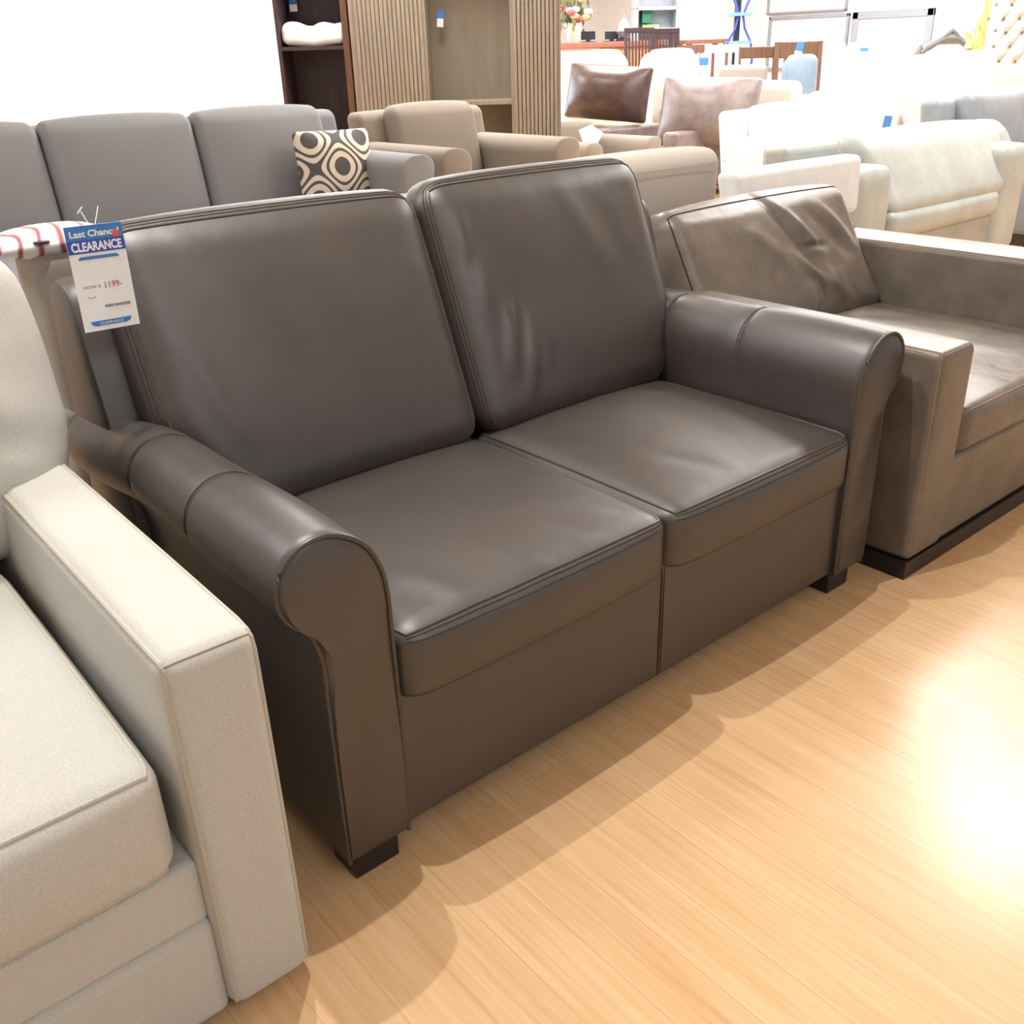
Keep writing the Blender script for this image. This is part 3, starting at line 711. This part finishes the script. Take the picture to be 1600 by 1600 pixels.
# cream armchairs, back row
sofa('cream_armchair', 'cream armchair with rounded top behind the dark leather cushion', 'armchair', place(948, 12), VIEW, pxw(900, 992, 100, 12.6), .8, .6, .1, .44, zt(948, 84, 12.8), 1, M_IVORY, recl=R(5), rounded=.12, group='cream armchairs in the back row')
sofa('cream_armchair', 'cream armchair with rounded top and pale blue tag, left of the white slatted chair', 'armchair', place(1064, 11.8), VIEW, pxw(1015, 1112, 100, 12.4), .8, .6, .1, .44, zt(1064, 82, 12.6), 1, M_IVORY, recl=R(5), rounded=.12, group='cream armchairs in the back row')
small_tag('pale blue tag on the cream armchair left of the white slatted chair', at(1100, 97, 11.7), pxw(0, 14, 97, 11.7), pxw(0, 12, 97, 11.7), top=.9)
sofa('beige_sofa', 'beige sofa back with bright top behind the mauve leather cushion', 'sofa', (8.6, 5.45, 0), R(90), 1.8, .85, .6, .14, .44, .98, 2, M_BEIGE, recl=R(1), cushions=False, rounded=.06)
sofa('linen_bench', 'low greige upholstered bench back below the first brown chair', 'bench', place(1178, 11.5), VIEW, pxw(1138, 1220, 104, 11.9), .6, .5, .05, .42, zt(1178, 102, 12), 1, M_GREIGE, recl=R(3), cushions=False)
sofa('pale_sofa', 'pale sofa back with a blue tag in front of the silver mirror', 'sofa', place(1318, 13.4), VIEW, pxw(1284, 1350, 70, 14), .8, .6, .1, .44, zt(1318, 65, 14.1), 1, M_BEIGE, recl=R(4), cushions=False, rounded=.08)
sofa('blush_sofa', 'pale pink sofa back standing right in front of the silver mirror', 'sofa', place(1379, 13.6), VIEW, pxw(1353, 1406, 70, 14.2), .8, .6, .1, .44, zt(1378, 66, 14.3), 1, M_PINK, recl=R(4), cushions=False, rounded=.05)
small_tag('small blue tag on the pale sofa in front of the silver mirror', at(1350, 81, 13.3), pxw(0, 13, 81, 13.3), pxw(0, 12, 81, 13.3), top=.9)

# --- dining chairs
def dining_chair(label, px, D, pytop, w, mat, slats, rz, seatmat=None, rail=.06, backw=None, sh=.50, thick=.035, lower=True, group=None):
    p = at(px, 100, D); top = at(px, pytop, D).z
    t = thing('dining_chair', label, 'chair', (p.x, p.y, 0), rz, group); hw = w/2; sm = seatmat or mat
    MB().box(-hw, hw, -.44, 0, sh-.04, sh).build('seat', sm, t, bev=.01)
    for sx in (-hw+.02, hw-.02):
        MB().bar((sx, -.42, 0), (sx, -.42, sh-.04), .035).build('leg', mat, t)
        MB().bar((sx, .05, 0), (sx, -.01, sh), .035).build('leg', mat, t)
        mb = MB(); mb.bar((sx, -.01, sh), (sx, .07, top), thick); mb.build('back_post', mat, t)
    MB().box(-hw, hw, .045, .07, top-rail, top).build('top_rail', mat, t, bev=.008)
    if lower: MB().box(-hw, hw, .0, .022, sh+.08, sh+.12).build('lower_rail', mat, t)
    for i in range(slats[0]):
        x = -hw+.02+(w-.04)*(i+1)/(slats[0]+1)
        MB().bar((x, .01, sh+.1), (x, .055, top-rail+.01), slats[1], .012).build('slat', mat, t)
    if slats[0] == 0: MB().bar((0, .01, sh+.1), (0, .055, top-rail+.01), .09, .012).build('splat', mat, t) if lower else None
    return t
dining_chair('black wooden slat-back chair at left of the pair before the counter', 1000, 13.4, 43, .40, M_ESP, (7, .020), VIEW+R(14), sh=.78, group='black slat-back chairs by the counter')
dining_chair('black wooden slat-back chair at right of the pair before the counter', 1042, 13.5, 44, .36, M_ESP, (7, .020), VIEW+R(14), sh=.78, group='black slat-back chairs by the counter')
dining_chair('white slatted dining chair left of the first brown chair', 1126, 12.9, 70, .48, M_WHITE, (4, .04), VIEW+R(8), rail=.09)
dining_chair('brown wooden chair with open back above the greige bench', 1184, 13.2, 73, .52, M_WALNUT, (0, 0), VIEW+R(4), rail=.13, lower=False, thick=.055, group='brown wooden dining chairs')
dining_chair('brown wooden chair with solid curved top rail and a blue tag', 1247, 12.9, 65, .56, M_WALNUT, (3, .08), VIEW-R(4), rail=.18, thick=.055, group='brown wooden dining chairs')
small_tag('blue and white tag hung over the brown chair top rail', at(1248, 80, 12.8), pxw(0, 12, 80, 12.8), pxw(0, 26, 80, 12.8), tilt=R(10), top=.5)

# --- dark table between
t = thing('dining_table', 'brown wooden dining table behind the black slat-back chairs', 'table', at(1098, 100, 14.4)*1, VIEW); t.location.z = 0
z_ = at(1098, 62, 14.4).z; wT = pxw(1064, 1132, 62, 14.4)
MB().box(-wT/2, wT/2, -.3, .5, z_-.05, z_).build('tabletop', M_CHERRY, t)
for sx in (-wT/2+.05, wT/2-.05):
    for sy in (-.25, .45): MB().bar((sx, sy, 0), (sx, sy, z_-.05), .07).build('leg', M_CHERRY, t)
pm_ = at(1080, 79, 12.9)
t = thing('side_table', 'small brown table with pale legs right of the black slat-back chairs', 'table', (pm_.x, pm_.y, 0), VIEW); z_ = at(1082, 70, 12.9).z
wS = pxw(1064, 1096, 80, 12.9)
MB().box(-wS/2, wS/2, -.2, .3, z_-.09, z_).build('tabletop', M_WALNUT, t)
for sx in (-wS/2+.03, wS/2-.03):
    for sy in (-.17, .27): MB().bar((sx, sy, 0), (sx, sy, z_-.09), .05).build('leg', M_STEEL, t)

# --- counter with screens, flowers and lamp
DC = 14.2
cl, cr = at(868, 66, DC), at(1046, 66, DC); zc = at(950, 65, DC).z
cc = thing('service_counter', 'long counter with cherry top, half pale pink and half honey wood front', 'counter', ((cl.x+cr.x)/2, (cl.y+cr.y)/2, 0), VIEW)
wC = (cr-cl).length; k_ = (937-868)/(1046-868)
MB().box(-wC/2, wC/2, 0, .7, zc-.07, zc).build('countertop', M_CHERRY, cc, bev=.01)
MB().box(-wC/2+.02, -wC/2+wC*k_, .05, .65, 0, zc-.07).build('front_panel', M_PINKP, cc, label='pale pink front panel')
MB().box(-wC/2+wC*k_, wC/2-.02, .05, .65, 0, zc-.07).build('front_panel', M_HONEY, cc, label='honey wood front panel')
for i, (a, b, top) in enumerate(((908, 930, 49), (945, 966, 49))):
    p = at((a+b)/2, 64, DC+.35); w = pxw(a, b, 60, DC+.35); hh = at((a+b)/2, top, DC+.35).z-zc
    t = thing('computer_monitor', ['dark monitor on the counter nearest the flowers', 'dark monitor on the counter next to the pointed lamp'][i], 'monitor', (p.x, p.y, zc), VIEW, 'dark monitors on the counter')
    MB().box(-w/2, w/2, -.02, .02, hh*.25, hh).build('screen', M_BLACK, t, bev=.005)
    MB().box(-.03, .03, -.02, .02, 0, hh*.3).build('stand', M_BLACK, t)
    MB().box(-.1, .1, -.06, .06, 0, .012).build('foot', M_BLACK, t)
p = at(974, 64, DC+.2); hl = at(974, 18, DC+.2).z-zc
t = thing('table_lamp', 'blue-grey teardrop lamp with thin spire on the counter', 'lamp', (p.x, p.y, zc), VIEW)
MB().lathe([(.10, 0), (.10, .02), (.05, .05)], n=16).build('base', M_BLACK, t)
MB().lathe([(.05, .05), (.11, .12), (.08, .2), (.03, .28), (.012, hl*.75), (.003, hl)], n=16).build('body', M_SILVER, t)
# flowers
p = at(896, 64, DC+.3)
t = thing('flower_bouquet', 'bouquet of pink and peach flowers in a pale vase on the counter', 'flowers', (p.x, p.y, zc), VIEW)
MB().lathe([(.07, 0), (.09, .05), (.12, .22), (.11, .24)], n=16).build('vase', M_BEIGE, t)
random.seed(3)
mb = MB()
for i in range(46):
    a, b = random.uniform(0, 6.28), random.uniform(.08, .5); hz = random.uniform(.25, .75 if i % 3 else .95)
    x, y = b*math.cos(a)*.7*(1-hz*.3), b*math.sin(a)*.5
    mb.tube([(0, 0, .2), (x*.6, y*.6, hz*.7), (x, y, hz)], [.006, .005, .002], False, 4)
    for q in range(3):
        c = Vector((x+random.uniform(-.04, .04), y+random.uniform(-.04, .04), hz-random.uniform(0, .15))); s_ = .05
        mb.add([c+Vector((-s_*.4, 0, 0)), c+Vector((0, .01, -s_)), c+Vector((s_*.4, 0, 0)), c+Vector((0, -.01, s_))], [(0, 1, 2, 3)])
mb.build('foliage', M_LEAF, t)
for i in range(16):
    a = random.uniform(0, 6.28); b = random.uniform(.05, .3); c = (b*math.cos(a), b*math.sin(a)*.6-.1, random.uniform(.26, .55))
    mb = MB(); mb.lathe([(.01, -.04), (.05, -.02), (.06, .01), (.04, .035), (.01, .03)], c, 9); mb.build('blossom', [M_ROSE, M_PEACH, M_CARD][i % 3], t)
# bookcase
DB = 15
p = at(1026, 60, DB); wB = pxw(990, 1062, 30, DB)
t = thing('bookcase', 'pale grey open bookcase holding green boxes in the back', 'bookcase', (p.x, p.y, 0), VIEW)
for sx in (-wB/2, wB/2-.06): MB().box(sx, sx+.06, 0, .4, 0, 2.4).build('side_panel', M_STEEL, t)
MB().box(-wB/2, wB/2, .38, .4, 0, 2.4).build('back_panel', M_STEEL, t)
for py in (10, 44):
    z_ = at(1026, py, DB).z; MB().box(-wB/2, wB/2, 0, .4, z_-.04, z_).build('shelf', M_CARD, t)
MB().box(-wB/2, wB/2, 0, .4, 2.36, 2.4).build('shelf', M_CARD, t)
for (a, b, y0, y1, m_, l_) in ((1003, 1018, 15, 38, M_GREEN, 'dark green box standing on the bookcase shelf'), (1004, 1030, 37, 43, M_GREENL, 'lime green box lying flat on the bookcase shelf')):
    pc_ = at((a+b)/2, 43, DB+.1); zb_ = at(1026, 44, DB).z
    o = MB().box(-pxw(a, b, 40, DB)/2, pxw(a, b, 40, DB)/2, 0, .2, 0, (at(a, y0, DB).z-at(a, y1, DB).z)).build('box', m_, None, bev=.004)
    o.location = (pc_.x, pc_.y, zb_ if m_ is M_GREENL else zb_+.07); o.rotation_euler = (0, 0, VIEW); tag(o, l_, 'box')
# white cabinet right of bookcase
p = at(1098, 60, 15.2); wB = pxw(1066, 1140, 30, 15.2)
t = thing('white_cabinet', 'tall plain white cabinet between bookcase and pale blue shelf', 'cabinet', (p.x, p.y, 0), VIEW)
MB().box(-wB/2, wB/2, 0, .45, 0, 2.3).build('body', M_WHITE, t, bev=.01)
MB().box(-wB/2+.04, -.01, -.02, 0, .1, 2.2).build('door', M_WHITE, t, bev=.005)
MB().box(.01, wB/2-.04, -.02, 0, .1, 2.2).build('door', M_WHITE, t, bev=.005)
# blue shelf
p = at(1152, 66, 14); wB = pxw(1136, 1170, 30, 14)
t = thing('metal_shelf', 'pale blue open metal shelf with curved struts at the back wall', 'shelf', (p.x, p.y, 0), VIEW)
for py in (20, 64):
    z_ = at(1152, py, 14).z; MB().box(-wB/2, wB/2, -.15, .15, z_-.04, z_).build('shelf', M_SHELF, t)
MB().box(-wB/2, wB/2, -.15, .15, .1, .14).build('shelf', M_SHELF, t)
MB().bar((0, .1, 0), (0, .1, 2.4), .07).build('post', M_BLACK, t)
for sx in (-1, 1):
    mb = MB(); mb.tube([(sx*wB*.48, -.1, 0)]+[(sx*(wB*.38+.08*math.cos(i*1.1)), -.1, 1.2+i*.15) for i in range(9)], .016, False, 6); mb.build('strut', M_BLUED, t)

# --- ornate settee
DS = 14
p = at(1478, 100, DS); z0 = zt(1478, 90, DS); z1 = zt(1478, 62, DS); wS = pxw(1428, 1528, 80, DS)
t = thing('ornate_settee', 'settee with carved grey crest rail and white upholstery at the back right', 'settee', (p.x, p.y, 0), VIEW)
crest = []
for i in range(41):
    u = -1+i/20; a = abs(u)
    zz = z0+.02+(z1-z0)*(.55+.45*math.cos(u*2.2))*(1 if a < .8 else 1-(a-.8)*1.5)
    crest.append((u*wS/2*.86, zz))
mb = MB(); mb.tube([(x, 0, z) for x, z in crest], [.035+.03*math.exp(-(x/.1)**2)+.012*abs(math.sin(x*20)) for x, z in crest], False, 8); mb.build('crest_rail', M_CARVE, t)
mb = MB(); mb.tube([(-.13, -.02, crest[20][1]-.02), (-.07, -.03, crest[20][1]+.03), (-.03, -.03, crest[20][1]+.07), (0, -.03, crest[20][1]+.09), (.03, -.03, crest[20][1]+.07), (.07, -.03, crest[20][1]+.03), (.13, -.02, crest[20][1]-.02)], [.015, .035, .03, .035, .03, .035, .015], False, 8)
mb.build('crest_ornament', M_CARVE, t)
for s_ in (-1, 1):
    mb = MB(); mb.tube([(s_*wS*.56, 0, 0), (s_*wS*.5, 0, z0-.1), (s_*wS*.47, 0, z0+.05), (s_*wS*.43, 0, z0+.16)], [.03, .05, .05, .02], False, 8); mb.build('back_post', M_CARVE, t)
    mb = MB(); mb.tube([(s_*wS*.55, -.6, .0), (s_*wS*.55, -.62, .6), (s_*wS*.58, -.7, .68), (s_*wS*.56, -.3, .74), (s_*wS*.5, 0, .78)], [.03, .04, .06, .04, .03], False, 8); mb.build('arm', M_CARVE, t)
mb = MB(); mb.prism([(-wS/2*.84, .42)]+[(x, z-.02) for x, z in crest]+[(wS/2*.84, .42)], .01, .08); mb.build('backrest', M_WHITE, t)
cushion('seat', (wS/2*.98, .32, .09), (.04, .04, .05), M_WHITE, t, (0, 0, .02), lambda x, y, z, a, b, c: (x, y-.32, z+.4), (4, 4, 2), 3)
# --- tufted headboard
DT = 9.3
p = at(1612, 60, DT); wT = pxw(1545, 1680, 60, DT)
t = thing('tufted_headboard', 'tall ivory button-tufted headboard at the upper right corner', 'headboard', (p.x, p.y, 0), VIEW)
btn = [(1563, 30), (1551, 48), (1567, 52), (1592, 52), (1548, 73), (1573, 73), (1600, 73), (1556, 96), (1581, 97), (1540, 30), (1588, 30), (1576, 8), (1552, 8), (1600, 8)]
inv_rot = Matrix.Rotation(-VIEW, 4, 'Z')
bl_ = []
for (a, b) in btn:
    q = inv_rot @ (at(a, b, DT)-Vector((p.x, p.y, 0))); bl_.append((q.x, q.z))
nx_, nz_ = 90, 110; vs = []; fs = []; H_ = 2.1
for j in range(nz_+1):
    for i in range(nx_+1):
        x = -wT/2+wT*i/nx_; z = .3+(H_-.3)*j/nz_; e = min(1, min(x+wT/2, wT/2-x, H_-z)/.08)
        y = -.10*math.sqrt(max(0, 1-(1-e)**2))
        for (bx, bz) in bl_: y += .045*math.exp(-(((x-bx)/.035)**2+((z-bz)/.035)**2))+.02*math.exp(-(((x-bx-(z-bz)*.7)/.012)**2+((z-bz-.05)/.05)**2))
        vs.append((x, y, z))
for j in range(nz_):
    for i in range(nx_): a = j*(nx_+1)+i; fs.append((a, a+1, a+nx_+2, a+nx_+1))
mk('padding', vs, fs, M_IVORY, t)
for (bx, bz) in bl_:
    MB().lathe([(.001, 0), (.016, .002), (.014, .01), (.001, .014)], (0, 0, 0), 10)
    mb = MB(); mb.tube([(bx, -.058, bz), (bx, -.05, bz)], .014, False, 10); mb.build('button', M_TANF, t)
MB().box(-wT/2, wT/2, 0, .06, .0, H_).build('frame', M_IVORY, t, bev=.01)
# --- gilded sculpture
DG = 12.4
p = at(1532, 70, DG)
t = thing('driftwood_sculpture', 'tall gilded driftwood sculpture left of the tufted headboard', 'sculpture', (p.x, p.y, 0), VIEW)
zb_ = zt(1520, 78, DG)
MB().box(-.3, .3, -.15, .15, 0, zb_).build('pedestal', M_WHITE, t, bev=.01)
mb = MB(); random.seed(5)
for i in range(5):
    ph = i*1.3
    mb.tube([(-.08+k*.028+.045*math.sin(k*.8+ph), .045*math.cos(k*.8+ph), zb_+k*.10) for k in range(13)], [.075, .07, .05, .055, .035, .045, .035, .04, .03, .035, .03, .028, .02], False, 7)
for x_, z_, r_ in ((-.16, .10, .06), (-.2, .2, .035), (.06, .05, .07), (-.1, .05, .08)):
    mb.tube([(-.03, 0, zb_), (x_*.7, .02, zb_+z_*.6), (x_, 0, zb_+z_)], [.07, r_, .02], False, 7)
mb.build('driftwood', M_GOLD, t)

# --- espresso cabinet with folded linen, oak armoire
DL = 8.7
p0, p1 = at(432, 60, DL), at(545, 60, DL); wE = (p1-p0).length; c = (p0+p1)/2
t = thing('espresso_cabinet', 'dark espresso open cabinet left of the reeded oak armoire', 'cabinet', (c.x, c.y, 0), VIEW)
MB().box(-wE/2, -wE/2+.03, 0, .5, 0, 2.25).build('side_panel', M_ESP, t)
MB().box(wE/2-.05, wE/2, 0, .5, 0, 2.25).build('side_panel', M_WALNUT, t)
MB().box(-wE/2, wE/2, .47, .5, 0, 2.25).build('back_panel', M_ESP, t)
zs_ = zt(490, 72, DL)
for z_ in (.05, .6, zs_, zs_+.62, 2.22): MB().box(-wE/2+.02, wE/2-.02, .01, .48, z_-.03, z_).build('shelf', M_ESP, t)
o, f = cushion('folded_linen', (wE*.44, .2, .07), (.05, .05, .05), M_WHITE, None, (0, 0, .02), lambda x, y, z, a, b, c_: (x, y, z+.012*math.sin(a*7)*(.5+.5*c_)-.02*(1-abs(a))**3+.02*a*a*(c_ if c_ > 0 else 0)), (24, 6, 3), 4)
q = Matrix.Rotation(VIEW, 4, 'Z') @ Vector((0, .22, 0)); o.location = (c.x+q.x, c.y+q.y, zs_+.085); o.rotation_euler = (0, 0, VIEW); tag(o, 'folded white quilt lying on the dark cabinet shelf', 'quilt')
small_tag('blue and white tag at the top inside the dark espresso cabinet', at(458, 7, DL+.38), pxw(0, 12, 7, DL+.3), pxw(0, 20, 7, DL+.3))
DA = 8.6
p0, p1 = at(548, 60, DA), at(876, 60, DA); wA = (p1-p0).length; c = (p0+p1)/2
t = thing('reeded_armoire', 'tall weathered oak armoire with two reeded doors and an open recess between', 'armoire', (c.x, c.y, 0), VIEW)
ux_ = lambda px: (px-548)/(876-548)*wA-wA/2
HA = 2.3
for nm, a, b in (('side_panel', 548, 556), ('side_panel', 871, 876), ('divider', 662, 666), ('divider', 797, 801)):
    MB().box(ux_(a), ux_(b), 0, .55, 0, HA).build(nm, M_REED, t)
MB().box(-wA/2, wA/2, .52, .55, 0, HA).build('back_panel', M_OAKIN, t)
MB().box(-wA/2, wA/2, 0, .55, 0, .1).build('base', M_REED, t)
MB().box(-wA/2-.01, wA/2+.01, -.02, .56, HA, HA+.06).build('cornice', M_REED, t, bev=.01)
MB().box(ux_(666), ux_(797), .02, .53, .9, .93).build('shelf', M_REED, t)
for a, b in ((556, 662), (801, 871)):
    x0, x1 = ux_(a), ux_(b); n_ = 16 if a == 556 else 11; pit = (x1-x0)/n_
    poly = [(x0, 0)]
    mb = MB(); mb.box(x0, x1, .0, .02, .1, HA)
    for i in range(n_): mb.box(x0+pit*i+pit*.14, x0+pit*(i+1)-pit*.14, -.018, .0, .1, HA)
    mb.build('reeded_door', M_REED, t, smooth=False)
small_tag('blue and white tag on the panel inside the reeded oak armoire', at(688, 29, DA+.42), pxw(0, 10, 29, DA+.42), pxw(0, 24, 29, DA+.42), tilt=R(6))

# ================================================================== SETTING
def struct(name, mb, mat, smooth=False): return mb.build(name, mat, None, smooth=smooth, kind='structure')
XL, XR, YB, YF, HC = -4.0, 15.2, 14.5, -6.0, 3.6
fl = struct('floor', MB().box(XL, XR, YF, YB, -.1, 0), floor_mat())
struct('ceiling', MB().box(XL, XR, YF, YB, HC, HC+.1), M_WALL)
wx0, wx1, wz0, wz1 = .6, 7.0, .5, 3.2
struct('wall_back', MB().box(XL, wx0, YB, YB+.15, 0, HC).box(wx1, XR, YB, YB+.15, 0, HC).box(wx0, wx1, YB, YB+.15, 0, wz0).box(wx0, wx1, YB, YB+.15, wz1, HC), M_WALL)
struct('wall_right', MB().box(XR, XR+.15, YF, YB+.15, 0, HC), M_WALL)
struct('wall_left', MB().box(XL-.15, XL, YF, YB+.15, 0, HC), M_WALL)
mb = MB(); mb.box(wx0, wx0+.07, YB, YB+.1, wz0, wz1).box(wx1-.07, wx1, YB, YB+.1, wz0, wz1).box(wx0, wx1, YB, YB+.1, wz0, wz0+.07).box(wx0, wx1, YB, YB+.1, wz1-.07, wz1)
wf = struct('window_1', mb, M_WHITE)
for fx in (2.2, 3.8, 5.4): MB().box(fx-.03, fx+.03, YB+.02, YB+.08, wz0, wz1).build('mullion', M_WHITE, wf)
MB().box(wx0, wx1, YB+.045, YB+.055, wz0, wz1).build('pane', M_GLASS, wf)
struct('baseboard_back', MB().box(wx1, XR, YB-.02, YB, 0, .12).box(XL, wx1, YB-.02, YB, 0, .12), M_WHITE)
struct('baseboard_right', MB().box(XR-.02, XR, YF, YB, 0, .12), M_WHITE)
# on the right wall: trim line, mirror and fireplace panel
XW = XR
ta = atx(1474, 40, XW); struct('trim_1', MB().box(XW-.03, XW, ta.y-.05, ta.y+.05, 0, HC), M_WHITE)
def wall_frame(label, name, px0, px1, py0, py1, bw, mat_f, mat_in, cat_):
    a = atx(px0, py0, XW-.04); b = atx(px1, py1, XW-.04)
    y0, y1 = min(a.y, b.y), max(a.y, b.y); z1 = at(0, 0, 1).z*0 + (a.z+atx(px1, py0, XW-.04).z)/2; z0 = (atx(px0, py1, XW-.04).z+b.z)/2
    t = thing(name, label, cat_, (XW, (y0+y1)/2, z0)); hy = (y1-y0)/2; hz = z1-z0
    mb = MB(); mb.box(-.06, 0, -hy, -hy+bw, 0, hz).box(-.06, 0, hy-bw, hy, 0, hz).box(-.06, 0, -hy, hy, 0, bw).box(-.06, 0, -hy, hy, hz-bw, hz)
    mb.build('frame', mat_f, t, bev=.01)
    MB().box(-.03, 0, -hy+bw*.9, hy-bw*.9, bw*.9, hz-bw*.9).build('glass' if mat_in is M_MIRROR else 'panel', mat_in, t)
    return t
wall_frame('silver grey framed white panel leaning high on the right wall', 'wall_mirror', 1334, 1447, 16, 110, .11, M_SILVER, M_WHITE, 'mirror')
wall_frame('white panel with thin grey moulding left of the silver framed one', 'wall_panel', 1203, 1318, 24, 110, .05, M_SILVER, M_WHITE, 'panel')
wall_frame('upper white panel with grey right edge above the thin moulded panel', 'wall_panel', 1205, 1322, -60, 20, .035, M_SILVER, M_WHITE, 'panel')

# ================================================================== LIGHT
w = bpy.data.worlds.new('sky'); sc.world = w; w.use_nodes = True
nt = w.node_tree; bg = nt.nodes['Background']; bg.inputs[0].default_value = (.93, .97, 1, 1)
tcw = N(nt, 'ShaderNodeTexCoord'); spw = N(nt, 'ShaderNodeSeparateXYZ'); nt.links.new(tcw.outputs['Generated'], spw.inputs[0])
mr = N(nt, 'ShaderNodeMapRange'); mr.inputs[1].default_value = -.6; mr.inputs[2].default_value = .6; mr.inputs[3].default_value = .55; mr.inputs[4].default_value = 2.0
nt.links.new(spw.outputs[1], mr.inputs[0]); nt.links.new(mr.outputs[0], bg.inputs[1])
def area(name, loc, sx, sy, power, col=(1, 1, 1), rot=(0, 0, 0)):
    l = bpy.data.lights.new(name, 'AREA'); l.shape = 'RECTANGLE'; l.size = sx; l.size_y = sy; l.energy = power; l.color = col
    o = bpy.data.objects.new(name, l); COL.objects.link(o); o.location = loc; o.rotation_euler = rot; return o
def spot(name, loc, tgt, power, angle=70, rad=.02, col=(1, .93, .82), blend=.6):
    l = bpy.data.lights.new(name, 'SPOT'); l.energy = power; l.spot_size = R(angle); l.spot_blend = blend; l.shadow_soft_size = rad; l.color = col
    o = bpy.data.objects.new(name, l); COL.objects.link(o); o.location = loc
    o.rotation_euler = (Vector(tgt)-Vector(loc)).to_track_quat('-Z', 'Y').to_euler(); return o
for x, y, p in ((4, 5.5, 230), (8, 3.5, 170), (12.5, 3.5, 260), (8, 7, 260), (12, 7, 300), (4, 9.5, 200), (8, 11, 200)): area('unseen_panel', (x, y, HC-.05), 1.6, 1.6, p, (1, 1, 1))  # added area lights, no fittings seen: overexpose the back, put sheen on the leather
area('window_daylight', (3.8, YB-.1, 1.9), 6, 2.4, 480, (.78, .88, 1), (R(-90), 0, 0))
area('unseen_panel', (5.15, .55, HC-.05), .6, .8, 74, (1, .99, .97))
area('unseen_panel', (6.2, 1.8, HC-.05), 2.0, 1.6, 95, (1, .99, .98))  # added area light standing in for a bright ceiling mirrored in the floor
area('unseen_panel', (-1.6, 2.3, HC-.05), 1.0, 1.0, 70, (.88, .94, 1))  # added cool fill for the grey sofa front and the left arm streak
area('unseen_panel', (.2, -3.2, HC-.05), 1.2, 1.2, 46, (.93, .97, 1))  # added fill from behind the camera to lift the front faces
WC = (1, .98, .93)
spot('ceiling_spot', (.32, .32, 3.5), (1.1, -.6, 0), 172, 110, .018, WC)
spot('ceiling_spot', (.46, 1.02, 3.5), (1.1, -.6, 0), 172, 110, .018, WC)

vs_ = sc.view_settings
vs_.view_transform = 'Standard'; vs_.look = 'None'; vs_.gamma = 1; vs_.exposure = 0
vs_.use_curve_mapping = False
